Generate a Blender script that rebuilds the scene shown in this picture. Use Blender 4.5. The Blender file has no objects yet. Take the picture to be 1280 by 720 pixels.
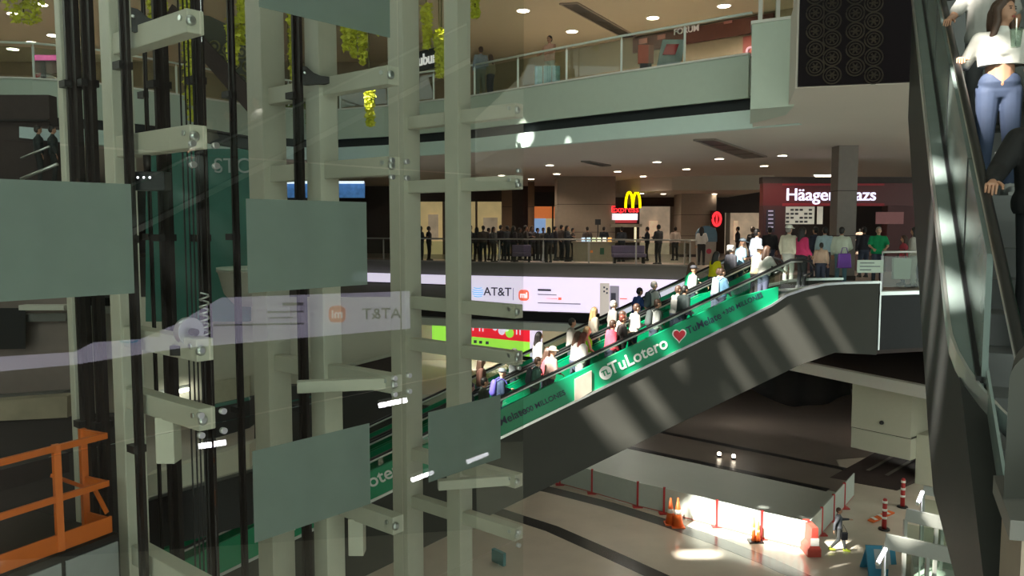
import bpy, bmesh, math, random
from mathutils import Vector, Matrix
random.seed(7)
C = bpy.context.scene.collection
sc = bpy.context.scene
# ------------------------------------------------------------------ camera model (1280x720 frame)
F = 1000.0; PITCH = math.atan(77 / F); EYE = Vector((0, 0, 1.75))
cp, sp = math.cos(PITCH), math.sin(PITCH)
FW = Vector((0, cp, -sp)); UP = Vector((0, sp, cp)); RT = Vector((1, 0, 0))
def ray(px, py): return FW + RT * ((px - 640) / F) + UP * ((360 - py) / F)
def PY(px, py, Y):
    d = ray(px, py); return EYE + d * (Y / d.y)
def PZ(px, py, z):
    d = ray(px, py); return EYE + d * ((z - EYE.z) / d.z)
def PP(px, py, p, n):
    d = ray(px, py); return EYE + d * ((p - EYE).dot(n) / d.dot(n))
cam_d = bpy.data.cameras.new('camera'); cam = bpy.data.objects.new('camera', cam_d); C.objects.link(cam)
cam_d.sensor_width = 36; cam_d.lens = F * 36 / 1280; cam_d.clip_end = 400
cam.location = EYE; cam.rotation_euler = (math.pi / 2 - PITCH, 0, 0); sc.camera = cam
# ------------------------------------------------------------------ materials
_m = {}
def mat(name, col, rough=.6, metal=0, emit=0, noise=.12, nscale=6, spec=.5, alpha=1):
    if name in _m: return _m[name]
    m = bpy.data.materials.new(name); m.use_nodes = True; nt = m.node_tree
    b = nt.nodes['Principled BSDF']; b.inputs['Roughness'].default_value = rough; b.inputs['Metallic'].default_value = metal
    b.inputs['Specular IOR Level'].default_value = spec
    c = (*col, 1)
    if noise:
        tc = nt.nodes.new('ShaderNodeTexCoord'); n = nt.nodes.new('ShaderNodeTexNoise'); n.inputs['Scale'].default_value = nscale
        n.inputs['Detail'].default_value = 4
        r = nt.nodes.new('ShaderNodeMapRange'); r.inputs['To Min'].default_value = 1 - noise; r.inputs['To Max'].default_value = 1 + noise
        mx = nt.nodes.new('ShaderNodeMix'); mx.data_type = 'RGBA'; mx.blend_type = 'MULTIPLY'; mx.inputs['Factor'].default_value = 1
        mx.inputs[6].default_value = c
        nt.links.new(tc.outputs['Object'], n.inputs['Vector']); nt.links.new(n.outputs['Fac'], r.inputs['Value'])
        nt.links.new(r.outputs['Result'], mx.inputs[7]); nt.links.new(mx.outputs[2], b.inputs['Base Color'])
        if emit: nt.links.new(mx.outputs[2], b.inputs['Emission Color'])
    else:
        b.inputs['Base Color'].default_value = c
        if emit: b.inputs['Emission Color'].default_value = c
    if emit: b.inputs['Emission Strength'].default_value = emit
    if alpha < 1: b.inputs['Alpha'].default_value = alpha
    _m[name] = m; return m
def glass(name, tint, refl=.1, film=0, filmcol=(.5, .6, .55)):
    """clear sheet: tinted transmission, mirror reflection, optional frosted film"""
    if name in _m: return _m[name]
    m = bpy.data.materials.new(name); m.use_nodes = True; nt = m.node_tree; nt.nodes.clear(); N = nt.nodes.new; L = nt.links.new
    out = N('ShaderNodeOutputMaterial'); t = N('ShaderNodeBsdfTransparent'); t.inputs[0].default_value = (*tint, 1)
    g = N('ShaderNodeBsdfGlossy'); g.inputs['Roughness'].default_value = 0.0; fr = N('ShaderNodeFresnel'); fr.inputs[0].default_value = 1.5
    k = N('ShaderNodeMath'); k.operation = 'MULTIPLY'; k.inputs[1].default_value = refl / .04; k.use_clamp = True; L(fr.outputs[0], k.inputs[0])
    ge = N('ShaderNodeNewGeometry'); nb = N('ShaderNodeMath'); nb.operation = 'SUBTRACT'; nb.inputs[0].default_value = 1; L(ge.outputs['Backfacing'], nb.inputs[1])
    k2 = N('ShaderNodeMath'); k2.operation = 'MULTIPLY'; L(k.outputs[0], k2.inputs[0]); L(nb.outputs[0], k2.inputs[1])
    mx = N('ShaderNodeMixShader'); L(k2.outputs[0], mx.inputs[0]); L(t.outputs[0], mx.inputs[1]); L(g.outputs[0], mx.inputs[2])
    s = mx
    if film:
        d = N('ShaderNodeBsdfDiffuse'); tl = N('ShaderNodeBsdfTranslucent'); nz = N('ShaderNodeTexNoise'); nz.inputs['Scale'].default_value = 3
        cr = N('ShaderNodeMix'); cr.data_type = 'RGBA'; cr.inputs[6].default_value = (*[v * .92 for v in filmcol], 1); cr.inputs[7].default_value = (*[v * 1.08 for v in filmcol], 1)
        L(nz.outputs['Fac'], cr.inputs[0]); L(cr.outputs[2], d.inputs[0]); L(cr.outputs[2], tl.inputs[0])
        m1 = N('ShaderNodeMixShader'); m1.inputs[0].default_value = .5; L(d.outputs[0], m1.inputs[1]); L(tl.outputs[0], m1.inputs[2])
        m2 = N('ShaderNodeMixShader'); m2.inputs[0].default_value = film; L(mx.outputs[0], m2.inputs[1]); L(m1.outputs[0], m2.inputs[2]); s = m2
    L(s.outputs[0], out.inputs[0]); _m[name] = m; return m
# ------------------------------------------------------------------ mesh builder
class MB:
    def __init__(s): s.b = bmesh.new(); s.mi = 0
    def hexa(s, p):
        """8 corners: 0-3 bottom loop, 4-7 top loop"""
        v = [s.b.verts.new(q) for q in p]
        for f in ((3, 2, 1, 0), (4, 5, 6, 7), (0, 1, 5, 4), (1, 2, 6, 5), (2, 3, 7, 6), (3, 0, 4, 7)):
            s.b.faces.new([v[i] for i in f]).material_index = s.mi
        return s
    def box(s, x0, x1, y0, y1, z0, z1):
        return s.hexa([(x0, y0, z0), (x1, y0, z0), (x1, y1, z0), (x0, y1, z0), (x0, y0, z1), (x1, y0, z1), (x1, y1, z1), (x0, y1, z1)])
    def beam(s, a, b, w, h, up=(0, 0, 1)):
        a, b = Vector(a), Vector(b); d = (b - a).normalized(); up = Vector(up)
        r = d.cross(up)
        if r.length < 1e-4: r = d.cross(Vector((1, 0, 0)))
        r.normalize(); u = r.cross(d).normalized(); r *= w / 2; u *= h / 2
        return s.hexa([a - r - u, a + r - u, b + r - u, b - r - u, a - r + u, a + r + u, b + r + u, b - r + u])
    def slab(s, poly, z0, z1):
        n = len(poly); lo = [s.b.verts.new((*p[:2], z0)) for p in poly]; hi = [s.b.verts.new((*p[:2], z1)) for p in poly]
        fs = [s.b.faces.new(lo[::-1]), s.b.faces.new(hi)] + [s.b.faces.new((lo[i], lo[(i + 1) % n], hi[(i + 1) % n], hi[i])) for i in range(n)]
        for f in fs: f.material_index = s.mi
        return s
    def strip(s, poly, th, inward=1):
        """poly: list of (x, y, zlo, zhi); vertical ribbon of thickness th, offset towards +normal"""
        P = [Vector((p[0], p[1], 0)) for p in poly]; N = []
        for i in range(len(P)):
            d = (P[min(i + 1, len(P) - 1)] - P[max(i - 1, 0)]).normalized(); N.append(Vector((-d.y, d.x, 0)) * inward * th)
        rings = []
        for p, q, n in zip(poly, P, N):
            rings.append([s.b.verts.new((q.x, q.y, p[2])), s.b.verts.new((q.x + n.x, q.y + n.y, p[2])),
                          s.b.verts.new((q.x + n.x, q.y + n.y, p[3])), s.b.verts.new((q.x, q.y, p[3]))])
        fs = []
        for a, b in zip(rings, rings[1:]):
            for k in range(4): fs.append(s.b.faces.new((a[k], b[k], b[(k + 1) % 4], a[(k + 1) % 4])))
        fs += [s.b.faces.new(rings[0][::-1]), s.b.faces.new(rings[-1])]
        for f in fs: f.material_index = s.mi
        return s
    def tube(s, pts, r, n=8, r2=None):
        pts = [Vector(p) for p in pts]; rings = []
        for i, p in enumerate(pts):
            d = (pts[min(i + 1, len(pts) - 1)] - pts[max(i - 1, 0)]).normalized()
            a = d.cross(Vector((0, 0, 1)))
            if a.length < 1e-3: a = d.cross(Vector((1, 0, 0)))
            a.normalize(); b = a.cross(d); rr = r if r2 is None else r + (r2 - r) * i / (len(pts) - 1)
            rings.append([s.b.verts.new(p + (a * math.cos(k * 2 * math.pi / n) + b * math.sin(k * 2 * math.pi / n)) * rr) for k in range(n)])
        for A, B in zip(rings, rings[1:]):
            for k in range(n):
                f = s.b.faces.new((A[k], A[(k + 1) % n], B[(k + 1) % n], B[k])); f.material_index = s.mi; f.smooth = True
        for R in (rings[0][::-1], rings[-1]): s.b.faces.new(R).material_index = s.mi
        return s
    def lathe(s, prof, c=(0, 0, 0), n=16, axis=None):
        c = Vector(c); M = Matrix.Identity(3) if axis is None else Vector((0, 0, 1)).rotation_difference(Vector(axis)).to_matrix()
        rings = [[s.b.verts.new(c + M @ Vector((r * math.cos(k * 2 * math.pi / n), r * math.sin(k * 2 * math.pi / n), z))) for k in range(n)] for r, z in prof]
        for A, B in zip(rings, rings[1:]):
            for k in range(n):
                f = s.b.faces.new((A[k], A[(k + 1) % n], B[(k + 1) % n], B[k])); f.material_index = s.mi; f.smooth = True
        for R in (rings[0][::-1], rings[-1]): s.b.faces.new(R).material_index = s.mi
        return s
    def caps(s, a, b, ra, rb, n=12):
        """tapered capsule"""
        a, b = Vector(a), Vector(b); d = b - a; L = max(d.length, 1e-4); prof = []
        for i in range(6):
            t = -math.pi / 2 + i * math.pi / 10.01; prof.append((max(ra * math.cos(t), 1e-3), ra * math.sin(t)))
        for i in range(6):
            t = i * math.pi / 10.01; prof.append((max(rb * math.cos(t), 1e-3), L + rb * math.sin(t)))
        return s.lathe(prof, a, n, d / L if d.length > 1e-4 else (0, 0, 1))
    def ell(s, c, r, n=12):
        rings = []; c = Vector(c); v0 = len(s.b.verts)
        k = max(n // 2, 5)
        prof = [(math.sin(math.pi * i / k), -math.cos(math.pi * i / k)) for i in range(k + 1)]
        prof = [(max(p[0], 1e-3), p[1]) for p in prof]
        s.lathe(prof, (0, 0, 0), n); s.b.verts.ensure_lookup_table()
        for v in s.b.verts[v0:]: v.co = Vector((v.co.x * r[0], v.co.y * r[1], v.co.z * r[2])) + c
        return s
    def mesh(s, name):
        bmesh.ops.recalc_face_normals(s.b, faces=s.b.faces); me = bpy.data.meshes.new(name); s.b.to_mesh(me); s.b.free(); return me
    def build(s, name, m, parent=None, bevel=0):
        me = s.mesh(name)
        for x in (m if isinstance(m, (list, tuple)) else [m]): me.materials.append(x)
        o = bpy.data.objects.new(name, me); C.objects.link(o)
        if parent is not None: o.parent = parent; o.matrix_parent_inverse = Matrix.Translation(-parent.location) if not any(parent.rotation_euler) else parent.matrix_basis.inverted()
        if bevel:
            bv = o.modifiers.new('bevel', 'BEVEL'); bv.width = bevel; bv.segments = 2; bv.limit_method = 'ANGLE'
        return o
def tag(o, label, cat, group=None):
    o['label'] = label; o['category'] = cat
    if group: o['group'] = group
    return o
def thing(name, label, cat, loc, group=None):
    o = bpy.data.objects.new(name, None); C.objects.link(o); o.location = loc; o.empty_display_size = .1
    return tag(o, label, cat, group)
def struct(o): o['kind'] = 'structure'; return o
ORD = ['first', 'second', 'third', 'fourth', 'fifth', 'sixth', 'seventh', 'eighth', 'ninth', 'tenth', 'eleventh', 'twelfth', 'thirteenth', 'fourteenth',
       'fifteenth', 'sixteenth', 'seventeenth', 'eighteenth', 'nineteenth', 'twentieth', 'twenty-first', 'twenty-second', 'twenty-third', 'twenty-fourth', 'twenty-fifth', 'twenty-sixth']
def text(body, name, m, parent, origin, xdir, ydir, size, extrude=.01, bold=0, align='CENTER', mirror=False):
    c = bpy.data.curves.new(name, 'FONT'); c.body = body; c.size = size; c.extrude = extrude; c.offset = bold; c.align_x = align; c.align_y = 'CENTER'
    o = bpy.data.objects.new(name, c); C.objects.link(o); bpy.context.view_layer.update()
    me = bpy.data.meshes.new_from_object(o.evaluated_get(bpy.context.evaluated_depsgraph_get())); bpy.data.objects.remove(o); bpy.data.curves.remove(c)
    me.materials.clear(); me.materials.append(m); o = bpy.data.objects.new(name, me); C.objects.link(o)
    x = Vector(xdir).normalized(); z = x.cross(Vector(ydir)).normalized(); y = z.cross(x)
    M = Matrix((x, y, z)).transposed().to_4x4(); M.translation = Vector(origin)
    o.matrix_world = M
    if parent is not None:
        o.parent = parent; o.matrix_parent_inverse = parent.matrix_basis.inverted(); o.matrix_basis = M
    return o
def lerp(a, b, t): return a + (b - a) * t
# ------------------------------------------------------------------ colours
M_beige = mat('beige_steel_paint', (.52, .505, .42), .45, noise=.06)
M_dark = mat('black_steel', (.012, .010, .011), .5, noise=.2)
M_chrome = mat('brushed_steel', (.62, .64, .63), .3, .9, noise=.05)
M_floor = mat('polished_cream_stone', (.60, .545, .45), .16, noise=.14, nscale=.8)
M_band = mat('dark_stone_band', (.035, .035, .036), .18, noise=.2)
M_grey = mat('grey_screed', (.46, .50, .46), .45, noise=.08, nscale=.4)
M_brown = mat('shaded_brown_floor', (.17, .145, .125), .35, noise=.15, nscale=.6)
M_fascia = mat('pale_grey_green_fascia', (.50, .58, .50), .5, noise=.04)
M_recess = mat('charcoal_recess', (.02, .024, .028), .6)
M_cove = mat('pale_cove_plaster', (.62, .76, .72), .6, noise=.03)
M_ceil = mat('ceiling_plaster', (.66, .60, .54), .8, noise=.04, nscale=.5)
M_ceil2 = mat('warm_ceiling_plaster', (.56, .52, .40), .8, noise=.04, nscale=.5)
M_wall = mat('beige_plaster', (.48, .46, .40), .8, noise=.06)
M_taupe = mat('taupe_stone', (.30, .24, .19), .7, noise=.1)
M_dwall = mat('dark_brown_wall', (.045, .03, .028), .7, noise=.2)
M_gfas = mat('grey_metal_fascia', (.13, .125, .115), .5, noise=.06)
M_white = mat('white_paint', (.72, .72, .68), .5, noise=.04)
M_black = mat('black_satin', (.008, .008, .01), .4, noise=.1)
M_light = mat('lamp_lens', (1, .86, .66), emit=14, noise=0)
M_lightw = mat('white_glint_glow', (.92, .90, 1), emit=9, noise=0)
M_glass = glass('clear_rail_glass', (.82, .88, .84), .035)
M_shaft = glass('shaft_glass', (.96, .98, .965), .12)
M_frost = glass('frosted_film_glass', (.6, .7, .65), .05, .62, (.34, .41, .38))
# ================================================================== THE SETTING
def S(name, mb, m, **k): return struct(mb.build(name, m, **k))
S('floor', MB().slab([(-45, -8), (45, -8), (45, 75), (-45, 75)], -11.4, -11), M_floor)
# inlaid dark curved bands in the cream stone
def gp(px, py): return PZ(px, py, -11)
def inlay(name, pts, w, m):
    P = [gp(*q) for q in pts]; P = [PZ(*q, -11) for q in pts]
    mb = MB(); top = []; n = len(P)
    L, R = [], []
    for i in range(n):
        d = (P[min(i + 1, n - 1)] - P[max(i - 1, 0)]); d.z = 0; d.normalize(); q = Vector((-d.y, d.x, 0)) * w / 2
        L.append(P[i] + q); R.append(P[i] - q)
    for i in range(n - 1):
        z0, z1 = Vector((0, 0, -.01)), Vector((0, 0, .006))
        mb.hexa([R[i] + z0, R[i + 1] + z0, L[i + 1] + z0, L[i] + z0, R[i] + z1, R[i + 1] + z1, L[i + 1] + z1, L[i] + z1])
    return S(name, mb, m)
inlay('trim_1', [(560, 625), (625, 640), (690, 661), (760, 692), (830, 724), (900, 765)], .75, M_band)
inlay('trim_2', [(640, 603), (690, 613), (760, 631), (830, 653), (900, 678), (960, 702), (1020, 730)], .8, mat('grey_stone_band', (.11, .11, .105), .2, noise=.15))
# fenced-off screed court with dark joints, and the brown court beyond, its tone darkened for the slab's shade
BAR = [(700, 606), (740, 617), (797, 634), (830, 642), (896, 659), (952, 674), (1010, 688)]
barP = [gp(*p) for p in BAR]; corner = barP[-1]; backP = gp(1067, 621)
zone = [(p.x, p.y) for p in barP] + [(backP.x, backP.y), (backP.x + 3.2, backP.y + 12), (2, 60), (-6, 50)]
S('floor.001', MB().slab(zone, -11, -10.985), M_grey)
a0, a1 = gp(788, 560), gp(1035, 613); b0, b1 = gp(829, 541), gp(1067, 589)
dn = (a0 - a1).normalized()
def joint(name, a, b):
    d = (a - b).normalized(); S(name, MB().beam(a + d * 8 + Vector((0, 0, -.05)), b + Vector((0, 0, -.05)), .5, .16), M_black)
joint('trim_3', a0, a1); joint('trim_4', b0, b1)
q0, q1 = a0 + dn * 9, a1
q0b = b0 + dn * 9
far = [(q1.x, q1.y), (backP.x, backP.y), (backP.x + 1.6, backP.y + 6), (44, 50), (44, 61.5), (-8, 61.5), (q0.x, q0.y)]
S('floor.002', MB().slab(far, -10.985, -10.975), M_brown)
# ---- upper ring (second storey): floor edge z 6.2
ZU = 6.2
upx = [(-60, 96), (40, 99), (110, 104), (200, 116), (310, 132), (400, 139.5), (480, 133.5), (590, 121), (680, 106.5), (770, 92.5), (860, 79.5), (936, 68.5)]
upE = [PZ(px, py, ZU) for px, py in upx]
def off(P, d):
    out = []
    for i in range(len(P)):
        t = (P[min(i + 1, len(P) - 1)] - P[max(i - 1, 0)]); t.z = 0; t.normalize(); out.append(P[i] + Vector((-t.y, t.x, 0)) * d)
    return out
def ribbon(name, P, z0, z1, m, th=.12):
    return S(name, MB().strip([(p.x, p.y, z0, z1) for p in P], th), m)
ribbon('trim_5', upE, 5.1, ZU, M_fascia)
ribbon('trim_6', off(upE, -.06), ZU, ZU + .05, M_white, .2)
ribbon('trim_7', off(upE, .3), 4.78, 5.2, M_recess)
_c = off(upE, .12); _d = (_c[-1] - _c[-2]).normalized(); ribbon('trim_8', _c + [_c[-1] + _d * 1.3], 4.33, 4.8, M_cove, .25)
boxA, boxB = PY(940, 40, 17.8), PY(995, 40, 17.3)
slabpoly = [(p.x, p.y) for p in off(upE, .36)]
pnl0, pnl1 = PZ(994, 110, 4.36), PZ(1140, 104, 4.36)
slabpoly += [(boxA.x + .2, boxA.y + .6), (boxB.x, boxB.y + .4), (pnl0.x, pnl0.y), (pnl1.x, pnl1.y), (34, 14.5), (34, 62), (-34, 62), (-34, upE[0].y)]
S('ceiling', MB().slab(slabpoly, 4.35, 6.18), M_ceil)
S('trim_9', MB().slab([(boxA.x, boxA.y), (boxB.x, boxB.y), (boxB.x + .3, boxB.y + 1.4), (boxA.x * 1.14, boxA.y * 1.14)], 4.31, 6.14), M_fascia)
S('trim_10', MB().slab([(boxA.x - .04, boxA.y - .04), (boxB.x + .04, boxB.y - .04), (boxB.x + .3, boxB.y + 1.4), (boxA.x * 1.14, boxA.y * 1.14)], 6.14, 6.2), M_white)
# lowered soffit in the food court with a curved pale edge
sof = [PY(px, 232, Y) for px, Y in ((772, 46), (800, 43.4), (840, 42), (890, 41.5), (940, 41.3), (968, 41.2))]
S('ceiling.001', MB().slab([(p.x, p.y) for p in sof] + [(sof[-1].x + .5, 52), (sof[0].x, 52)], 3.62, 4.36), mat('pale_soffit', (.60, .55, .47), .8, noise=.03))
# ---- mid floor (camera's storey) z 0
midpx = [(-200, 46), (60, 44), (300, 42), (457, 39.8), (590, 37.2), (740, 35.4), (800, 34.7), (870, 33.8)]
midE = [PY(px, 330, Y) for px, Y in midpx]
TE = Vector((7.16, 20.88 - 18.8, 0)).normalized(); NE = Vector((-TE.y, TE.x, 0)); OE = Vector((0, 18.8, 0))
def EW(s, w, z): return OE + TE * s + NE * w + Vector((0, 0, z))
land = [EW(7.75, 3.1, 0), EW(7.75, .05, 0), EW(12.2, .05, 0)]
midpoly = [(p.x, p.y) for p in midE] + [(land[0].x + .9, 31.5), (land[0].x, land[0].y), (land[1].x, land[1].y), (land[2].x, land[2].y), (34, 27), (34, 62), (-34, 62), (-34, midE[0].y)]
S('floor.003', MB().slab([(x, y) for x, y in midpoly], -.38, 0), mat('mid_floor_stone', (.38, .31, .27), .3, noise=.1, nscale=1.5))
ribbon('trim_11', off(midE, -.1), -2.12, .06, M_gfas, .22)
ribbon('trim_12', off(midE, -.14), .06, .12, mat('fascia_cap', (.20, .19, .18), .4), .26)
ribbon('trim_13', off(midE, .5), -3.0, -2.05, M_black, .2)
lowE = off(midE, -.05)
ribbon('trim_14', lowE, -2.98, -2.62, mat('pale_slab_edge', (.50, .55, .50), .5, noise=.04), .5)
S('ceiling.002', MB().slab([(p.x, p.y) for p in off(midE, .4)] + [(34, 33), (34, 62), (-34, 62), (-34, midE[0].y)], -3.0, -2.7), M_ceil)
# lower storey z -6 : slabs left and right of the atrium, walls behind
S('floor.004', MB().slab([(-34, 12), (-7.6, 12), (-7.4, 26), (-5, 36.5), (4, 37), (4, 60), (-34, 60)], -6.5, -6), M_wall)
r0, r1 = PZ(985, 449, -5.6), PZ(1200, 491, -5.6)
rd = (r1 - r0).normalized()
S('floor.005', MB().slab([(r0.x - 2, r0.y + 4), (r0.x, r0.y), (r1.x, r1.y), (r1.x + rd.x * 14, r1.y + rd.y * 14), (45, 40), (45, 62), (10, 62)], -6.2, -5.62), M_white)
S('floor.006', MB().slab([(r0.x + .3, r0.y + .4), (r1.x + .3, r1.y + .3), (45, 40.5), (45, 62), (10, 62)], -5.62, -5.6), M_dwall)  # dark sheet laid on the pale slab, shade put into its colour
S('wall_lower', MB().box(-34, 12, 46, 46.3, -6, -2.9), M_wall)
S('wall_ground', MB().box(-34, 45, 62, 62.4, -11, -3), mat('dark_back_wall', (.03, .022, .02), .8))
S('wall_back', MB().box(-34, 34, 52, 52.4, 0, 4.4), M_dwall)
# upper storey room
ZC = 10.2
S('ceiling.003', MB().slab([(-34, 25), (3, 25), (8, 21.5), (12, 19), (34, 19), (34, 62), (-34, 62)], ZC, ZC + .3), M_ceil2)
S('wall_upper', MB().slab([(-34, 42), (-2, 42), (3.2, 38.6), (14, 29), (14.2, 29.3), (3.4, 39), (-2, 42.4), (-34, 42.4)], ZU - .05, ZC), mat('upper_shop_wall', (.30, .26, .18), .7, noise=.1))
# side walls beyond the frame, some added to block or shape the light
S('wall_right', MB().box(20.3, 20.6, -14, 14.6, -11, 15.9), M_dwall)
S('wall_left.001', MB().box(-15, -14.6, -16, 8, -11, 15.9), M_taupe)  # unseen wall added to block daylight from the left
S('wall_left.002', MB().box(-34, -14.6, 7.7, 8, -11, 15.9), M_taupe)
S('wall_right.001', MB().box(33.6, 34, 14, 62, -11, 15.9), M_dwall)
S('wall_right.002', MB().box(20.6, 34, 14, 14.3, 6.3, 15.9), M_dwall)  # unseen, added to keep bright sky out of the glass reflections
S('wall_left', MB().box(-34, -33.6, 8, 62, -11, 10.2), M_wall)
S('unseen_front_wall', MB().box(-15, 20.6, -22.4, -22, -11, 6.5), M_dwall)  # unseen wall added behind the camera to block low daylight
# unseen roof: opaque panels, its skylight openings shaped to cast the sun patches
ZR = 16.0
holes = []
def roof_spots():
    """skylight openings; the sun comes down through them"""
    out = []
    for x, w, y0, y1 in ROOF: out.append((x, x + w, y0, y1))
    return out
# sun direction (towards the sun) and the skylights it comes through
SUN = Vector((-.73, -.60, 1.0))
def up_to_roof(p): return p + SUN * ((ZR - p.z) / SUN.z)
ROOF = []
def open_for(pts, pad=.0):
    q = [up_to_roof(Vector(p)) for p in pts]; ROOF.append((min(v.x for v in q) - pad, max(v.x for v in q) + pad, min(v.y for v in q) - pad, max(v.y for v in q) + pad))
# openings shaped to drop sun stripes on the escalator run
for s0, s1 in ((.9, 2.0), (2.3, 2.85), (3.5, 3.95), (4.2, 4.45), (4.75, 5.15), (5.6, 5.85), (6.3, 7.3), (7.7, 8.9)):
    a = up_to_roof(EW(s0, 0, -2.0 + .3 * s0)); w = (s1 - s0)
    ROOF.append((a.x, a.x + w, a.y - (.85 if s0 < 3.2 else 1.5), a.y + 1.0))
for s0, s1 in ((-.9, .15), (.3, 2.0), (2.15, 4.1), (4.25, 6.2), (6.35, 7.9)):
    a = up_to_roof(EW(s0, 1.0, -1.6 + .42 * s0)); ROOF.append((a.x, a.x + (s1 - s0), a.y - .55, a.y + 1.6))
for px, py, pd in ((872, 658, .5), (905, 666, .55), (935, 672, .5), (968, 681, .5), (995, 687, .4)): open_for([gp(px, py), gp(px, py) + Vector((0, 0, 1.1))], pd)
open_for([gp(838, 688), gp(905, 700)], -.1); open_for([gp(1030, 690), gp(1062, 676)], -.1)
open_for([PY(636, 186, 26.9), PY(676, 178, 26.1)], -.06); open_for([PY(700, 181, 25.3), PY(716, 180, 25)], -.02)
open_for([(3.85, 6.9, 2.7), (4.0, 6.95, 3.35)], .06); open_for([(4.35, 8.1, 3.9), (4.5, 8.2, 4.2)], .05)
for s in (4.15, 4.62, 8.1):   # narrow light bars across the near escalator's deck and side
    open_for([(2.33 + .42 * s, 3.95 + .907 * s, .32 + .54 * s), (2.38 + .42 * s + .05, 3.95 + .907 * s + .1, .34 + .54 * s)], .035)
for s in (2.2, 3.0, 3.9): open_for([(2.33 + .42 * s, 3.95 + .907 * s, -1.2 + .54 * s), (2.36 + .42 * s, 4.0 + .907 * s, -.2 + .54 * s)], .0)
KEEP = (-3.7, -.5, 9.9, 12.6)
def cut_roof(x0, x1, y0, y1, boxes):
    """fill the rectangle minus boxes, as a grid of panel cells"""
    xs = sorted({x0, x1, *[b[0] for b in boxes], *[b[1] for b in boxes]}); ys = sorted({y0, y1, *[b[2] for b in boxes], *[b[3] for b in boxes]})
    mb = MB()
    for ya, yb in zip(ys, ys[1:]):
        run = None
        for xa, xb in zip(xs, xs[1:]):
            cx, cy = (xa + xb) / 2, (ya + yb) / 2
            op = any(b[0] < cx < b[1] and b[2] < cy < b[3] for b in boxes[:-1]) and not (KEEP[0] < cx < KEEP[1] and KEEP[2] < cy < KEEP[3])
            if op:
                if run is not None: mb.box(run, xa, ya, yb, ZR, ZR + .25); run = None
            elif run is None: run = xa
        if run is not None: mb.box(run, xs[-1], ya, yb, ZR, ZR + .25)
    return mb
S('ceiling.004', cut_roof(-45, 45, -20, 62, ROOF + [KEEP]), M_wall)
sd = bpy.data.lights.new('sun', 'SUN'); sd.energy = 26; sd.angle = .016; sd.color = (1, .95, .84)
so = bpy.data.objects.new('sun', sd); C.objects.link(so); so.rotation_euler = (-SUN).to_track_quat('-Z', 'Y').to_euler()
w = bpy.data.worlds.new('world'); sc.world = w; w.use_nodes = True
bg = w.node_tree.nodes['Background']; bg.inputs[0].default_value = (.80, .95, .85, 1); bg.inputs[1].default_value = 3.0
sc.view_settings.view_transform = 'Standard'; sc.view_settings.look = 'None'; sc.view_settings.gamma = 1; sc.view_settings.exposure = .15
sc.view_settings.use_curve_mapping = False
try:
    sc.cycles.use_denoising = True; sc.cycles.denoiser = 'OPENIMAGEDENOISE'; sc.cycles.max_bounces = 8; sc.cycles.transparent_max_bounces = 24
    sc.cycles.sample_clamp_indirect = 6
except Exception: pass
# ================================================================== LAMPS
def area(loc, size, e, col=(1, .93, .82)):  # unseen lamps, added to brighten the dark lower storeys
    l = bpy.data.lights.new('unseen_fill_lamp', 'AREA'); l.energy = e; l.size = size; l.color = col; o = bpy.data.objects.new('unseen_fill_lamp', l); C.objects.link(o); o.location = loc
for loc, e in (((-12, 43, -3.1), 120), ((-2, 43.5, -3.1), 160), ((6, 42, -3.1), 160), ((15, 50, -6.4), 110), ((24, 46, -6.4), 110), ((8, 56, -6.4), 90), ((21, 33, -6.4), 120)): area(loc, 1.2, e)
def downlight(p, label, group, lens=M_light, r=.16, energy=0, col=(1, .85, .65)):
    t = thing('ceiling_downlight', label, 'ceiling light', p, group)
    MB().lathe([(r + .05, -.02), (r + .05, 0), (r, 0), (r, -.02)], p, 20).build('trim_ring', M_white, t)
    MB().lathe([(r * .98, -.03), (r * .98, -.012)], p, 16).build('lens', lens, t)
    if energy:
        l = bpy.data.lights.new('downlight_lamp', 'SPOT'); l.energy = energy; l.spot_size = 2.5; l.spot_blend = .6; l.shadow_soft_size = .15; l.color = col
        o = bpy.data.objects.new('downlight_lamp', l); C.objects.link(o); o.location = p + Vector((0, 0, -.06))
mid = [(687, 206), (696, 217), (627, 219), (664, 223.5), (772, 214), (821, 202), (804, 220), (858, 211), (899, 198), (955, 207), (978, 194), (772, 232)]
mid.sort()
for i, (x, y) in enumerate(mid):
    p = PZ(x, y, 4.35)
    downlight(p, f'round recessed downlight in the food court ceiling, {ORD[i]} from the left', 'food court ceiling downlights', energy=230)
sofl = sorted([(790, 241), (802, 241.5), (829, 242), (833, 247), (893, 242), (907, 248.5), (898, 250)])
for i, (x, y) in enumerate(sofl):
    downlight(PZ(x, y, 3.62), f'small downlight in the lowered food court soffit, {ORD[i]} from the left', 'soffit downlights', r=.14, energy=60)
upl = [(654, 13), (715, 39), (816, 22), (905, 7)]
for i, (x, y) in enumerate(upl):
    downlight(PZ(x, y, ZC), f'large round downlight in the upper storey ceiling, {ORD[i]} from the left', 'upper ceiling downlights', M_light, .24, energy=600)
lfl = sorted([(18, 17), (67, 44), (40, 53), (16, 61), (50, 5), (84, 12)])
for i, (x, y) in enumerate(lfl):
    downlight(PZ(x, y, ZC), f'round downlight of the upper left shop seen past the lift shaft, {ORD[i]} from the left', 'upper left shop downlights', M_light, .26, energy=260)
p = PZ(1034, 222.5, 4.35)
t = thing('ceiling_light_panel', 'bright rectangular light panel in the ceiling above the red ice cream sign', 'ceiling light', p)
a, b, c_, d = [PZ(x, y, 4.34) for x, y in ((1022, 227), (1047, 227), (1040, 218), (1016, 218))]
MB().hexa([a, b, c_, d] + [q + Vector((0, 0, .02)) for q in (a, b, c_, d)]).build('lens', mat('panel_lens', (1, .9, .72), emit=4, noise=0), t)
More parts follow.
